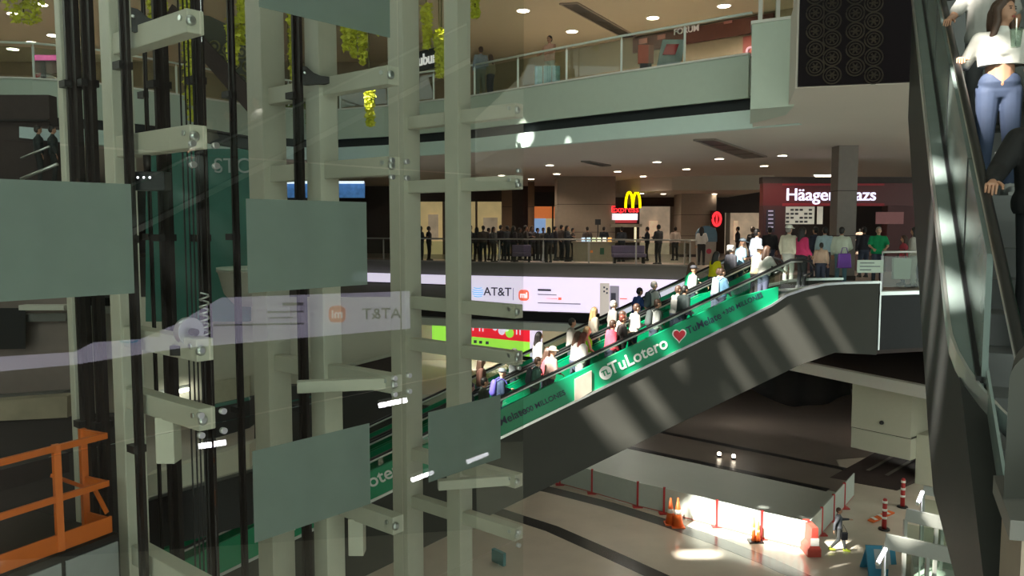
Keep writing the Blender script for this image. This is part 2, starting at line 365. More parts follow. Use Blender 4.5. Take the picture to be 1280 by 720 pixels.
MB().beam(a, b, .06, .05).beam(b, c_, .06, .05).beam(c_, d, .06, .05).beam(d, a, .06, .05).build('frame', M_white, t)
# dark slots (air vents) cut in the ceilings
def vent(pts, z, label, m=M_black):
    P = [PZ(x, y, z) for x, y in pts]; c = sum(P, Vector()) / 4
    t = thing('ceiling_vent', label, 'ceiling vent', c, 'ceiling vents')
    dz = Vector((0, 0, -.03)); MB().hexa([q + dz for q in P] + P).build('opening', m, t)
    mb = MB()
    for q, r in zip(P, P[1:] + P[:1]): mb.beam(q + dz / 2, r + dz / 2, .07, .07)
    mb.build('frame', mat('vent_frame', (.25, .22, .19), .5), t)
    for k in range(1, 4): MB().beam(P[0].lerp(P[3], k / 4) + dz, P[1].lerp(P[2], k / 4) + dz, .03, .03).build('blade', mat('vent_blade', (.12, .11, .10), .5), t)
vent([(868, 174), (893, 173), (958, 195), (930, 197)], 4.35, 'long dark air slot in the food court ceiling below the white corner box')
vent([(727, 201), (737, 201), (763, 206), (752, 207)], 4.35, 'short dark air slot in the food court ceiling near its left end')
vent([(700, 4), (722, 3), (795, 45), (780, 47)], ZC, 'long dark air slot in the upper storey ceiling left of the shop sign')
# ================================================================== THE GLASS LIFT SHAFT (left)
US = Vector((.643, .766, 0)); NS = Vector((.766, -.643, 0)); G0 = PY(308, 283, 9.0); G0.z = 0
def G(px, z=0):
    p = PP(px, 283, G0, NS); p.z = z; return p
Z3 = Vector((0, 0, 1))
FR = [(258, 'lift frame of pale steel nearest the orange guard rail', [(1.98, .27), (3.5, .16)], [3.92, 2.71, .40, -.37, -2.36, -4.2]),
      (500, 'middle lift frame of pale steel behind the two stacked frosted panels', [(1.66, .33), (3.07, .42)], [3.75, 2.56, -.40, -2.38, -4.3]),
      (655, 'lift frame of pale steel with ladder like arms nearest the escalator', [(1.45, .32), (2.78, .40)], [3.58, 2.45, .38, -.38, -2.41, -3.3])]
for k, (px, lab, cols, lev) in enumerate(FR):
    e = G(px); base = e - NS * cols[0][0]; base.z = -11
    t = thing('lift_steelwork', lab, 'steel frame', base, 'lift shaft frames')
    for L, w in cols:
        q = e - NS * L
        MB().beam(q + Vector((0, 0, -11)), q + Vector((0, 0, 8.5)), w, w, US).build('column', M_beige, t, bevel=.012)
    for z in lev:
        a = e - NS * (cols[1 if k else 0][0] + .1) + Z3 * z; b = e - NS * .1 + Z3 * z
        o = MB().beam(a, b, .2, .25 if k < 2 else .22).build('bracket_arm', M_beige, t, bevel=.012)
        mb = MB(); mb.lathe([(.055, 0), (.055, .03), (.03, .045)], b + NS * .0 - US * .06 , 12, NS)
        mb.lathe([(.03, 0), (.03, .02)], b - US * .1 - NS * .12 + Z3 * .04, 10, -US); mb.build('bolt_plate', M_chrome, o)
    for z in ([-.40] if k == 1 else [-2.41] if k == 2 else []):
        b = e - NS * .22 + Z3 * z
        MB().beam(b, b - NS * .75 - US * 1.0, .14, .16).build('diagonal_brace', M_beige, t, bevel=.01)
    for z in ((-2.38, -.37)[k == 0], ) if k < 2 else ():
        q = e - NS * 1.0 + Z3 * (z - .35); MB().box(q.x - .11, q.x + .11, q.y - .11, q.y + .11, q.z - .3, q.z + .25).build('hanger_block', M_beige, t, bevel=.01)
# glass sheets with frosted bands
edges = [-143, 258, 500, 655]; rows = [(-6.2, -3.33), (-3.31, -.41), (-.39, 2.5), (2.52, 5.4), (5.42, 8.3)]
fro = {(0, 2): (-60, 165, 1.08, 2.17), (1, 2): (308, 458, 1.0, 2.06), (1, 1): (308, 458, -1.9, -.82), (1, 3): (330, 490, 4.2, 5.3), (2, 1): (533, 625, -1.88, -.87)}
frl = {(0, 2): 'large frosted square at eye height, at the left edge', (1, 2): 'frosted square above the mirrored advertising band',
       (1, 1): 'frosted square low in the shaft, mirrored band above', (1, 3): 'frosted square cut off by the top of the picture', (2, 1): 'small frosted square just beside the green escalator'}
PN = ['leftmost', 'middle', 'rightmost']; RN = ['below the lowest arms', 'in the lower row', 'at eye height', 'in the upper row', 'at the top']
for i in range(3):
    for j, (z0, z1) in enumerate(rows):
        a, b = G(edges[i]), G(edges[i + 1]); a += US * .012; b -= US * .012
        lab = ('lift shaft glass sheet with a ' + frl[(i, j)]) if (i, j) in fro else f'clear sheet of the lift shaft glazing, {PN[i]} bay, {RN[j]}'
        t = thing('glass_sheet', lab, 'glass panel', a + Z3 * z0, 'lift shaft glazing')
        n = NS * .012
        MB().hexa([a + Z3 * z0, b + Z3 * z0, b - n + Z3 * z0, a - n + Z3 * z0, a + Z3 * z1, b + Z3 * z1, b - n + Z3 * z1, a - n + Z3 * z1]).build('pane', M_shaft, t)
        if (i, j) in fro:
            x0, x1, y0, y1 = fro[(i, j)]; c, d = G(x0) + NS * .002, G(x1) + NS * .002; n = NS * .004
            MB().hexa([c + Z3 * y0, d + Z3 * y0, d + n + Z3 * y0, c + n + Z3 * y0, c + Z3 * y1, d + Z3 * y1, d + n + Z3 * y1, c + n + Z3 * y1]).build('frosted_band', M_frost, t)['label'] = 'grey green frosted square'
        for q in (a + US * .12, b - US * .12):
            for z in (z0 + .1, z1 - .1): MB().lathe([(.035, -.03), (.035, .03)], q + Z3 * z, 10, NS).build('clamp', M_chrome, t)
# guide rails, hoist ropes and counterweight rails
def vert(px, Y): p = PY(px, 283, Y); p.z = 0; return p
M_rail = mat('greasy_guide_rail', (.018, .013, .012), .45, .3, noise=.25)
gr = [(102, 10.6, .20, 'behind the pale post at the left, left of a pair'), (121, 10.5, .17, 'behind the pale post at the left, right of a pair'),
      (166, 9.35, .12, 'standing before the nearest pale steel column'), (210, 10.6, .19, 'left of the hoist ropes'), (256, 10.3, .15, 'right of the hoist ropes'),
      (296, 11.4, .10, 'slim, left of the wide middle column'), (377, 11.5, .14, 'running behind the stacked frosted panels'), (189, 11.4, .06, 'thin, in the gap left of the hoist ropes')]
for px, Y, w, lab in gr:
    q = vert(px, Y); t = thing('guide_rail', 'black steel lift guide rail ' + lab, 'guide rail', q - Z3 * 11, 'lift guide rails')
    MB().beam(q - Z3 * 11, q + Z3 * 8.4, w, w * .35, US).beam(q - Z3 * 11 - NS * w * .4, q + Z3 * 8.4 - NS * w * .4, w * .3, w * .8, US).build('rail', M_rail, t)
    mb = MB(); 
    for z in (-3.5, -.9, 1.6, 3.6): mb.beam(q + Z3 * z - NS * .02, q + Z3 * z - NS * .2, w * 1.3, .09)
    mb.build('bracket', M_dark, t)
for i, px in enumerate((231, 237, 242, 247, 251)):
    q = vert(px, 10.15); t = tag(MB().tube([q - Z3 * 11, q + Z3 * 8.4], .011, 6).build('hoist_rope', M_dark), f'thin dark steel hoist rope, {ORD[i]} from the left of five', 'rope', 'hoist ropes')
q = vert(172, 9.7)
# curved dark rail bracket near the top, and the drive box lower down
def bracket(px, py, Y, s, lab):
    p = PY(px, py, Y); t = thing('rail_bracket', lab, 'bracket', p, 'curved rail brackets')
    mb = MB(); prof = [(0, .22), (.12, .2), (.3, .05), (.5, -.02), (.8, -.04), (.8, -.22), (.35, -.26), (.1, -.3), (0, -.3)]
    lo = [p + US * (x * s) * .5 + RT * (x * s) * .6 + Z3 * (z * s) for x, z in prof]; n = Vector((0, .09, 0))
    A = [mb.b.verts.new(v) for v in lo]; B = [mb.b.verts.new(v + n) for v in lo]; mb.b.faces.new(A); mb.b.faces.new(B[::-1])
    for i in range(len(A)): mb.b.faces.new((A[i], A[i - 1], B[i - 1], B[i]))
    mb.build('arm', M_dark, t); MB().lathe([(.03 * s, 0), (.03 * s, .04)], p + RT * .1 * s - Vector((0, .04, 0)), 10, (0, -1, 0)).build('bolt', M_chrome, t)
bracket(164, 22, 9.3, .52, 'curved black steel bracket gripping a guide rail near the top left')
bracket(378, 92, 11.4, .5, 'curved black steel bracket on the rail above the frosted square')
p = PY(182, 224, 9.4)
t = thing('drive_box', 'small black control box with tiny lamps on a lift arm', 'control box', p)
MB().box(p.x - .16, p.x + .22, p.y, p.y + .2, p.z - .13, p.z + .09).build('case', M_black, t, bevel=.01)
MB().lathe([(.04, 0), (.045, .22), (.02, .26)], p + Vector((-.02, .1, .09)), 12).build('canister', M_rail, t)
mb = MB()
for dx in (-.09, -.02, .05): mb.lathe([(.014, 0), (.01, .012)], p + Vector((dx, 0, .02)), 8, (0, -1, 0))
mb.build('indicator_lamp', mat('indicator_lamp', (.9, .9, 1), emit=2.5, noise=0), t)
p = PY(236, 414, 8.9)
t = thing('rope_sheave', 'round polished rope pulley on the arm below the hoist ropes', 'pulley', p)
MB().lathe([(.15, -.06), (.155, -.05), (.12, -.02), (.12, .02), (.155, .05), (.15, .06)], p, 28, NS).build('wheel', M_chrome, t)
MB().lathe([(.04, -.16), (.04, .16)], p, 12, NS).build('axle', M_dark, t)
MB().box(p.x - .2, p.x + .2, p.y - .05, p.y + .1, p.z - .27, p.z - .16).build('bracket', M_dark, t)
mb = MB(); c = PY(256, 398, 9.05)
mb.tube([c + Vector((math.cos(a * .9) * .05, math.sin(a * .9) * .05, a * .012 - .25)) for a in range(46)], .011, 6)
tag(mb.build('coil_spring', M_chrome), 'upright steel coil spring right beside the round pulley', 'spring')
# lift car with orange guard rail on its roof
M_or = mat('orange_safety_paint', (.56, .12, .012), .45, noise=.1)
zt, zm, zb = -.74, -1.32, -1.93
T0, T1, T2 = PZ(-110, 606, zt), PZ(70, 560, zt), PZ(130, 545, zt)
ud = (T2 - T0).normalized(); nd = Vector((-ud.y, ud.x, 0)); T3 = T2 + nd * 1.2; T4 = T0 + nd * 1.2; T5 = T2 + nd * .4
t = thing('guard_rail', 'orange painted steel guard rail around a lift car roof', 'guard rail', Vector((T1.x, T1.y, zb)))
def dz(p, z): return Vector((p.x, p.y, z))
for z, r, nm in ((zt, .05, 'top_rail'), (zm, .045, 'middle_rail')):
    MB().beam(dz(T0, z), dz(T2 + ud * .03, z), r, .07).beam(dz(T2, z), dz(T5, z), r, .07).build(nm, M_or, t)
MB().beam(dz(T0, zb + .1), dz(T2 + ud * .05, zb + .1), .03, .2).beam(dz(T2, zb + .1), dz(T5, zb + .1), .03, .2).build('toe_board', M_or, t)
for q in (T1, T5, T0 + ud * .1):
    MB().beam(dz(q, zb), dz(q, zt + .04), .075, .075, US).build('post', M_or, t)
MB().beam(dz(T2, zb + .25), dz(T2 + nd * .3, zm), .03, .05).beam(dz(T1 + nd * .1, zm + .25), dz(T2 + nd * .4, zb + .5), .03, .04).build('brace', M_or, t)
t = thing('lift_car', 'grey panelled lift car below the orange guard rail', 'lift car', dz(T1, -4.5))
A, B = T0 - nd * .06, T2 - nd * .06 + ud * .1; Cc, D = B + nd * 1.9, A + nd * 1.9
MB().hexa([dz(A, -4.5), dz(B, -4.5), dz(Cc, -4.5), dz(D, -4.5), dz(A, -2.0), dz(B, -2.0), dz(Cc, -2.0), dz(D, -2.0)]).build('car_body', M_dark, t)
mb = MB(); n = 3; L = (B - A).length; dd = (B - A).normalized()
for k in range(n):
    a, b = A + dd * (L * k / n + .03) - nd * .02, A + dd * (L * (k + 1) / n - .03) - nd * .02
    mb.hexa([dz(a, -3.2), dz(b, -3.2), dz(b + nd * .03, -3.2), dz(a + nd * .03, -3.2), dz(a, -2.04), dz(b, -2.04), dz(b + nd * .03, -2.04), dz(a + nd * .03, -2.04)])
mb.build('side_panel', mat('galvanised_panel', (.30, .31, .32), .5, .3, noise=.1), t)
MB().hexa([dz(A, -2.0), dz(B, -2.0), dz(Cc, -2.0), dz(D, -2.0), dz(A, -1.95), dz(B, -1.95), dz(Cc, -1.95), dz(D, -1.95)]).build('roof_plate', M_rail, t)
mb = MB(); mb.beam(dz(lerp(A, B, .4) + nd * .9, -1.95), dz(lerp(A, B, .4) + nd * .9, -1.4), .6, .5, US); mb.beam(dz(A + nd * 1.0, -1.2), dz(B + nd * 1.0, -1.2), .2, .25)
mb.build('roof_machine', M_dark, t)
# ================================================================== ESCALATORS
M_green = mat('green_advert_vinyl', (.0, .27, .12), .35, noise=.08, nscale=1.5)
M_truss = mat('dark_brushed_cladding', (.058, .058, .051), .5, .0, noise=.15, nscale=.7, spec=.15)
M_hand = mat('black_rubber_handrail', (.012, .012, .013), .35)
SL = .405
def zl(s): return -2.44 + SL * s
def prof(s):
    """step line"""
    z = zl(s) - .78
    return min(z, 0.0) if s < 8.6 else 0.0
def esc_at(px, py, w=0):
    p = PP(px, py, OE + NE * w, NE); return (p - OE).dot(TE), p.z
def ribbonE(svals, lo, hi, w0, w1):
    mb = MB(); R = []
    for s in svals:
        R.append([mb.b.verts.new(EW(s, w0, lo(s))), mb.b.verts.new(EW(s, w1, lo(s))), mb.b.verts.new(EW(s, w1, hi(s))), mb.b.verts.new(EW(s, w0, hi(s)))])
    for a, b in zip(R, R[1:]):
        for k in range(4): mb.b.faces.new((a[k], b[k], b[(k + 1) % 4], a[(k + 1) % 4]))
    mb.b.faces.new(R[0][::-1]); mb.b.faces.new(R[-1]); return mb
def fr(a, b, n): return [a + (b - a) * i / n for i in range(n + 1)]
def interp(T):
    def f(s):
        for (a, x), (b, y) in zip(T, T[1:]):
            if s <= b: return x + (y - x) * (s - a) / (b - a) if b > a else y
        return T[-1][1]
    return f
trim_top = [(-10, zl(-10) - .67), (7.0, zl(7.0) - .67), (7.45, -.02), (8.0, .13), (8.6, .235), (9.2, .26), (10.4, .26)]
botpix = [(580, 661), (849, 530), (1000, 457), (1045, 441), (1097, 444)]
bot = [esc_at(*q, w=-.06) for q in botpix]
slb = (bot[1][1] - bot[0][1]) / (bot[1][0] - bot[0][0])
bot = [(-10, bot[0][1] + slb * (-10 - bot[0][0]))] + bot
tT, tB = interp(trim_top), interp(bot)
def make_escalator(w0, lab, near):
    W = 1.35
    t = thing('escalator', lab, 'escalator', EW(0, w0 + .6, -5), 'pair of crowded escalators')
    sv = sorted(set(fr(-10, 7, 10) + [x[0] for x in trim_top] + [b[0] for b in bot[1:]])); sv = [s for s in sv if s <= bot[-1][0]]
    ribbonE(sv, tB, lambda s: min(tT(s) - .01, -.13 if s > 7.4 else 9) - (.42 if s < 7.4 else 0), w0 + .05, w0 + W).build('truss', M_truss, t)
    ribbonE(sv, tB, lambda s: tT(s) - .01, w0 - .02, w0 + .045).build('side_cladding', M_truss, t)
    ribbonE(sv, lambda s: tT(s) - .05, lambda s: tT(s) + .015, w0 - .09, w0 + .12).build('edge_trim', M_chrome, t)
    gs = fr(-10, 7.2, 12)
    ribbonE(gs, lambda s: zl(s) - .66, lambda s: zl(s) if s < 7.15 else zl(s) - .30, w0 - .06, w0 + .02).build('advert_panel', M_green, t)
    ribbonE(fr(-10, 7.4, 8), lambda s: zl(s) - .72, zl, w0 + W - .06, w0 + W).build('inner_skirt', M_green, t)
    for w in (w0, w0 + W - .06):
        gl = ribbonE(fr(-10, 7.3, 4) + [7.8, 8.1], lambda s: min(zl(s), .55) + 0.0, lambda s: min(zl(s) + .24, .84), w, w + .02).build('glass_balustrade', M_glass, t)
        pts = [EW(s, w + .01, min(zl(s) + .25, .88)) for s in fr(-10, 7.6, 10)] + [EW(7.95, w + .01, .88), EW(8.2, w + .01, .82), EW(8.32, w + .01, .68), EW(8.25, w + .01, .52), EW(8.0, w + .01, .44)]
        MB().tube(pts, .032, 8).build('handrail', M_hand, t)
        MB().tube([p - Z3 * .055 for p in pts[:-4]], .028, 6).build('handrail_guide', M_chrome, t)
        ribbonE([7.3, 7.8, 8.15], lambda s: .02, lambda s: min(zl(s), .5) - .02, w, w + .03).build('end_panel', M_glass, t)
    # moving steps
    mb = MB(); s = -10.0; dx = .40
    while s < 7.8:
        z = min(zl(s) - .78 + .0, -.0); mb2 = [EW(s, w0 + .14, z - .3), EW(s + dx, w0 + .14, z - .3), EW(s + dx, w0 + W - .16, z - .3), EW(s, w0 + W - .16, z - .3)]
        mb.hexa(mb2 + [p + Z3 * .3 for p in mb2]); s += dx
    mb.build('steps', mat('step_aluminium', (.16, .16, .16), .5, .5), t)
    mb = MB(); q = [EW(7.75, w0 + .1, -.1), EW(10.3, w0 + .1, -.1), EW(10.3, w0 + W, -.1), EW(7.75, w0 + W, -.1)]; mb.hexa(q + [p + Z3 * .11 for p in q]).build('landing_plate', M_chrome, t)
    return t
ESC = make_escalator(0, 'near escalator with green lottery advertising and striped sunlit side', True)
ESC2 = make_escalator(1.5, 'far escalator of the pair, hidden behind the green near one', False)
# advert lettering on the near balustrade
XD = (TE + Z3 * SL).normalized(); YD = (Z3 - XD * XD.z).normalized(); 
M_wt = mat('white_vinyl_letter', (.86, .86, .84), .5, noise=0); M_dk = mat('navy_vinyl_letter', (.015, .03, .06), .5, noise=0); M_red = mat('red_vinyl_heart', (.62, .03, .05), .5, noise=0)
def on_green(px, py): s, z = esc_at(px, py, -.066); return EW(s, -.068, z)
def gtext(b, px, py, size, m, bold=.0): return text(b, 'lettering', m, ESC, on_green(px, py), XD, YD, size, .004, bold)
gtext('TuLotero', 798, 445, .43, M_wt, .006); gtext('TuMelate', 880, 404, .27, M_dk, .003); gtext('+300 MILLONES', 928, 380, .18, M_dk, .002)
gtext('TuMelate', 634, 524, .27, M_dk, .003); gtext('+300 MILLONES', 678, 504, .18, M_dk, .002)
gtext('TuLotero', 468, 600, .43, M_wt, .006)
c = on_green(757, 466); nE = -NE
mb = MB(); mb.lathe([(.17, 0), (.17, .004)], c, 24, nE); mb.build('logo_disc', M_wt, ESC)
text('TL', 'lettering', M_green, ESC, c + nE * .008, XD, YD, .19, .003, .006)
c = on_green(360, 655)
mb = MB(); mb.lathe([(.21, 0), (.21, .004)], c, 24, nE); mb.build('logo_disc', M_wt, ESC)
def heart(c, s, m, dpt):
    mb = MB(); pts = []
    for i in range(28):
        a = 2 * math.pi * i / 28; x = 16 * math.sin(a) ** 3; y = 13 * math.cos(a) - 5 * math.cos(2 * a) - 2 * math.cos(3 * a) - math.cos(4 * a)
        pts.append(c + TE * (x * s / 32) + Z3 * (y * s / 32))
    lo = [mb.b.verts.new(p) for p in pts]; hi = [mb.b.verts.new(p + nE * dpt) for p in pts]; mb.b.faces.new(lo); mb.b.faces.new(hi[::-1])
    for i in range(28): mb.b.faces.new((lo[i], lo[i - 1], hi[i - 1], hi[i]))
    return mb.build('heart_logo', m, ESC)
heart(on_green(849, 419), .40, M_wt, .004); heart(on_green(849, 419) + nE * .004, .33, M_red, .004)
pc = [on_green(x, y) for x, y in ((718, 502), (739, 489), (739, 463), (718, 474))]
MB().hexa(pc + [p + nE * .03 for p in pc]).build('cover_plate', mat('cream_cover_plate', (.40, .35, .29), .5), ESC)['label'] = 'pale cover plate in the green band'
# dark glossy landing cladding right of the escalator head
sL = esc_at(1098, 400, -.02)[0]; sR = sL + 6
t = thing('landing_cladding', 'glossy black cladding under the escalator landing floor edge', 'cladding panel', EW(sL, 0, -1.7))
def box_sw(s0, s1, w0, w1, z0, z1):
    q = [EW(s0, w0, z0), EW(s1, w0, z0), EW(s1, w1, z0), EW(s0, w1, z0)]; q2 = [EW(s0, w0, z1), EW(s1, w0, z1), EW(s1, w1, z1), EW(s0, w1, z1)]
    return q + q2
MB().hexa(box_sw(sL + .03, sR, .0, .1, -1.62, -.12)).build('panel', mat('glossy_black_panel', (.02, .02, .023), .45, spec=.2), t)
MB().hexa(box_sw(sL + .0, sR, -.05, .2, -.12, -.02)).build('floor_edge', M_chrome, t)
MB().hexa(box_sw(sL + .0, sL + .05, -.04, .1, -1.62, .26)).build('joint_strip', M_chrome, t)
MB().hexa(box_sw(sL + .05, sR, .1, 2.0, -1.75, -1.62)).build('soffit_plate', M_dwall, t)
# ---- the near escalator at the right edge
P1, P2 = PY(1188, 40, 7.8), PY(1268, 400, 3.9)
DR = (P1 - P2); run = math.hypot(DR.x, DR.y); SR = DR.z / run; DH = Vector((DR.x, DR.y, 0)).normalized(); LH = Vector((-DH.y, DH.x, 0))
KS = 1.3; RAILH = 1.12
def R(s, w, h):
    """s metres along from P2, w to the left of the handrail, h above the handrail line"""
    return Vector((P2.x, P2.y, P2.z + SR * s + h * KS)) + DH * s + LH * (w * KS)
def ribR(sv, w0, w1, h0, h1):
    mb = MB(); A = []
    f = (lambda h: h if callable(h) else (lambda s: h)); h0, h1, w0, w1 = f(h0), f(h1), f(w0), f(w1)
    for s in sv: A.append([mb.b.verts.new(R(s, w0(s), h0(s))), mb.b.verts.new(R(s, w1(s), h0(s))), mb.b.verts.new(R(s, w1(s), h1(s))), mb.b.verts.new(R(s, w0(s), h1(s)))])
    for a, b in zip(A, A[1:]):
        for k in range(4): mb.b.faces.new((a[k], b[k], b[(k + 1) % 4], a[(k + 1) % 4]))
    mb.b.faces.new(A[0][::-1]); mb.b.faces.new(A[-1]); return mb
sv = [-1.2, 0, 1, 2, 4, 6, 8, 9.5]
dq = [.22, .3, .4, .55, .7, .85, 1.0, 1.15, 1.3, 2, 4, 6, 8, 9.5]
we = lambda s: .13 - (.33 * max(0, (1.25 - s) / 1.03) ** 1.9)
M_bal = mat('green_grey_back_painted_glass', (.20, .25, .24), .22, noise=.1)
M_side = mat('charcoal_side_cladding', (.024, .025, .024), .55, .0, noise=.2, spec=.25)
BOT = lambda s: max(-2.3, (-.33 - P2.z - SR * s) / KS)
t = ER = thing('escalator', 'dark escalator rising along the right edge, people riding down it', 'escalator', R(0, -.5, -1.0))
ribR([-1.2, 0, .4, .8, 1.2, 1.6, 2.0, 2.4, 3, 4, 6, 8, 9.5], .10, -1.3, lambda s: max(-2.32, (-.33 - P2.z - SR * s) / KS), lambda s: max(-1.12, (-.3 - P2.z - SR * s) / KS)).build('truss', M_side, t)
ribR([-1.2, 0, .4, .8, 1.2, 1.6, 2.0, 2.4, 3, 4, 6, 8, 9.5], .101, -.02, BOT, -.735).build('side_cladding', M_side, t)
ribR(dq, we, lambda s: min(.02, we(s) - .01), -.73, -.66).build('outer_deck', M_bal, t)
ribR(dq, lambda s: we(s) + .008, lambda s: we(s) - .006, -.745, -.65).build('deck_edge', M_chrome, t)
ribR([.75] + sv[2:], .03, .005, -.66, -.08).build('balustrade', M_bal, t)
ribR([.75] + sv[2:], .05, -.0, -.67, -.63).build('base_strip', M_black, t)
ribR(sv, .012, -.0, -.9, -.6).build('inner_skirt', M_bal, t)
for s in (1.9, 3.7, 5.5, 7.3): ribR([s, s + .025], .034, .0, -.66, -.08).build('glass_joint', M_black, t)
MB().tube([R(s, 0, 0) for s in fr(-.9, 9.5, 26)], .028, 10).build('handrail', M_hand, t)
MB().tube([R(s, 0, -.05) for s in fr(-.9, 9.5, 26)], .022, 8).build('handrail_guide', M_chrome, t)
ribR(sv, -1.12, -1.15, -1.1, -.06).build('balustrade', M_green, t)['label'] = 'green inside face of the far balustrade'
MB().tube([R(s, -1.13, 0) for s in fr(-.9, 9.5, 26)], .036, 10).build('handrail', M_hand, t)
mb = MB(); s = -1.0
while s < 9.2:
    z = R(s, 0, 0).z - RAILH; q = [R(s, -.03, 0), R(s + .4, -.03, 0), R(s + .4, -1.1, 0), R(s, -1.1, 0)]; q = [Vector((p.x, p.y, z - .25)) for p in q]
    mb.hexa(q + [p + Z3 * .25 for p in q]); s += .4
mb.build('steps', mat('step_aluminium', (.16, .16, .16)), t)
# dark pedestal and ledge cut by the lower right corner
a = PY(1263, 440, 2.05); b = PY(1263, 640, 2.05)
t = thing('pedestal', 'dark grey rounded pedestal with a ledge in the bottom right corner', 'pedestal', Vector((a.x + .2, a.y, -.2)))
mb = MB(); n = 8; pr = [(a.x, b.z), (a.x, a.z - .08)] + [(a.x + .08 * (1 - math.cos(k * math.pi / 16)), a.z - .08 + .08 * math.sin(k * math.pi / 16)) for k in range(1, 9)] + [(a.x + .5, a.z), (a.x + .5, b.z)]
A = [mb.b.verts.new((x, a.y, z)) for x, z in pr]; B = [mb.b.verts.new((x * (a.y + .25) / a.y + .01, a.y + .25, z)) for x, z in pr]; mb.b.faces.new(A); mb.b.faces.new(B[::-1])
for i in range(len(A)): mb.b.faces.new((A[i], A[i - 1], B[i - 1], B[i]))
mb.build('body', M_truss, t)
c = PY(1263, 650, 1.9); g = PY(1240, 632, 2.25); L4 = [(c.x, 1.9), (c.x + .6, 1.75), (c.x + .6, 2.25), (g.x, 2.25)]; MB().hexa([Vector((x, y, z)) for z in (c.z - .05, c.z) for x, y in L4]).build('ledge', M_gfas, t)
MB().hexa([Vector((x + .03, y, z)) for z in (-.6, c.z - .05) for x, y in L4]).build('plinth', M_taupe, t)
# ================================================================== GLASS RAILINGS
def resample(P, step):
    out = [P[0].copy()]; acc = 0
    for a, b in zip(P, P[1:]):
        L = (b - a).length; d = 0
        while acc + (L - d) >= step:
            d += step - acc; out.append(a.lerp(b, d / L)); acc = 0
        acc += L - d
    return out
def railing(lab, P, z, h, step, postm=M_chrome, rail_r=.035):
    P = [Vector((p.x, p.y, z)) for p in P]; t = thing('glass_railing', lab, 'railing', P[0])
    MB().tube([p + Z3 * h for p in P], rail_r, 8).build('handrail', postm, t)
    Q = resample(P, step)
    for q in Q:
        MB().box(q.x - .03, q.x + .03, q.y - .02, q.y + .02, z, z + h - .1).tube([q + Z3 * (h - .1), q + Z3 * h], .018, 6).build('post', postm, t)
    for a, b in zip(Q, Q[1:]):
        d = (b - a).normalized() * .06
        MB().beam(a + d + Z3 * (h / 2 - .02), b - d + Z3 * (h / 2 - .02), .012, h - .2).build('glass_pane', M_glass, t)
    return t
ru = off(upE, .14); M_ps = mat('pale_steel_paint', (.66, .74, .70), .3, noise=.03)
railing('upper storey glass railing with steel handrail and slim posts', ru[7:], ZU + .05, 1.05, 2.05, M_ps)
railing('upper storey glass railing continuing behind the lift shaft', ru[:8], ZU + .05, 1.05, 2.2, M_ps)
rm = off(midE, .05)
railing('food court glass railing above the white advertising band', rm[2:] + [Vector((land[0].x + .4, 31.8, 0))], .12, 1.05, 2.1, mat('dim_steel', (.34, .33, .31), .4, .6))
t = railing('landing glass railing in front of the red ice cream shop', [EW(10.6, .15, 0), EW(16, .15, 0)], .0, 1.05, 1.9)
c = PY(1088, 333, 21.2); tag(MB().box(c.x - .35, c.x + .35, c.y, c.y + .02, c.z - .17, c.z + .17).build('notice_sign', mat('pale_notice', (.55, .66, .58), .5), bevel=.004), 'pale rectangular notice hung on the landing glass railing', 'sign')
s_ = bpy.data.objects['notice_sign']
mb = MB()
for k in range(3): mb.box(c.x - .28, c.x + (.1, .26, .02)[k], c.y - .006, c.y, c.z + .08 - k * .09, c.z + .1 - k * .09)
mb.build('small_print', M_dk, s_)
# window over the white corner box
a, b = PY(950, 36, 17.75), PY(994, 36, 17.3)
t = thing('corner_screen', 'white framed glass screen on top of the white corner box', 'glass screen', (a.x, a.y, 6.2))
mb = MB()
for k in (0, .5, 1): q = a.lerp(b, k); mb.box(q.x - .04, q.x + .04, q.y - .03, q.y + .03, 6.2, 8.2)
mb.build('frame', M_white, t); MB().box(a.x, b.x, b.y + .2, b.y + .22, 6.2, 8.2).build('glass_pane', M_glass, t)
MB().beam((a.x, a.y, 6.85), (b.x, b.y, 7.2), .05, .05).build('rail', M_white, t)
# ================================================================== SCREENS
M_led = mat('led_lavender', (.74, .66, .84), .4, emit=.92, noise=0); M_ledk = mat('led_dark_ink', (.05, .05, .07), .5, emit=.5, noise=0)
M_ledg = mat('led_grey_ink', (.28, .26, .32), .5, emit=.6, noise=0)
M_ledb = mat('led_cyan', (.05, .42, .72), .5, emit=.9, noise=0); M_ledo = mat('led_orange', (.85, .16, .10), .5, emit=.9, noise=0); M_ledw = mat('led_white', (.95, .92, .98), .5, emit=.95, noise=0)
M_ledt = mat('led_taupe', (.52, .47, .43), .5, emit=.7, noise=0)
lf = [p for p in off(midE, -.26)]
LZ0, LZ1 = -2.06, -.52
t = thing('advertising_screen', 'long lavender screen band on the food court balcony, telephone brand logos', 'screen', (lf[4].x, lf[4].y, LZ0))
pts = [(p.x, p.y, LZ0, LZ1) for p in lf[4:]] ; pts.append((lf[-1].x + 2.2, lf[-1].y - 1.1, LZ0, LZ1))
MB().strip(pts, .12).build('display', M_led, t)
t2 = thing('advertising_screen', 'short bluish screen strip glimpsed between the two rear lift columns', 'screen', (lf[3].x, lf[3].y, LZ0))
q0_, q1_ = PY(440, 350, lf[3].y), PY(556, 350, lf[4].y + .3)
MB().strip([(q0_.x, q0_.y, -.95, LZ1), (q1_.x, q1_.y, -.95, LZ1)], .1).build('display', M_led, t2)
MB().strip([(q0_.x, q0_.y - .01, -1.0, -.95), (q1_.x, q1_.y - .01, -1.0, -.95)], .1).build('frame', M_black, t2)
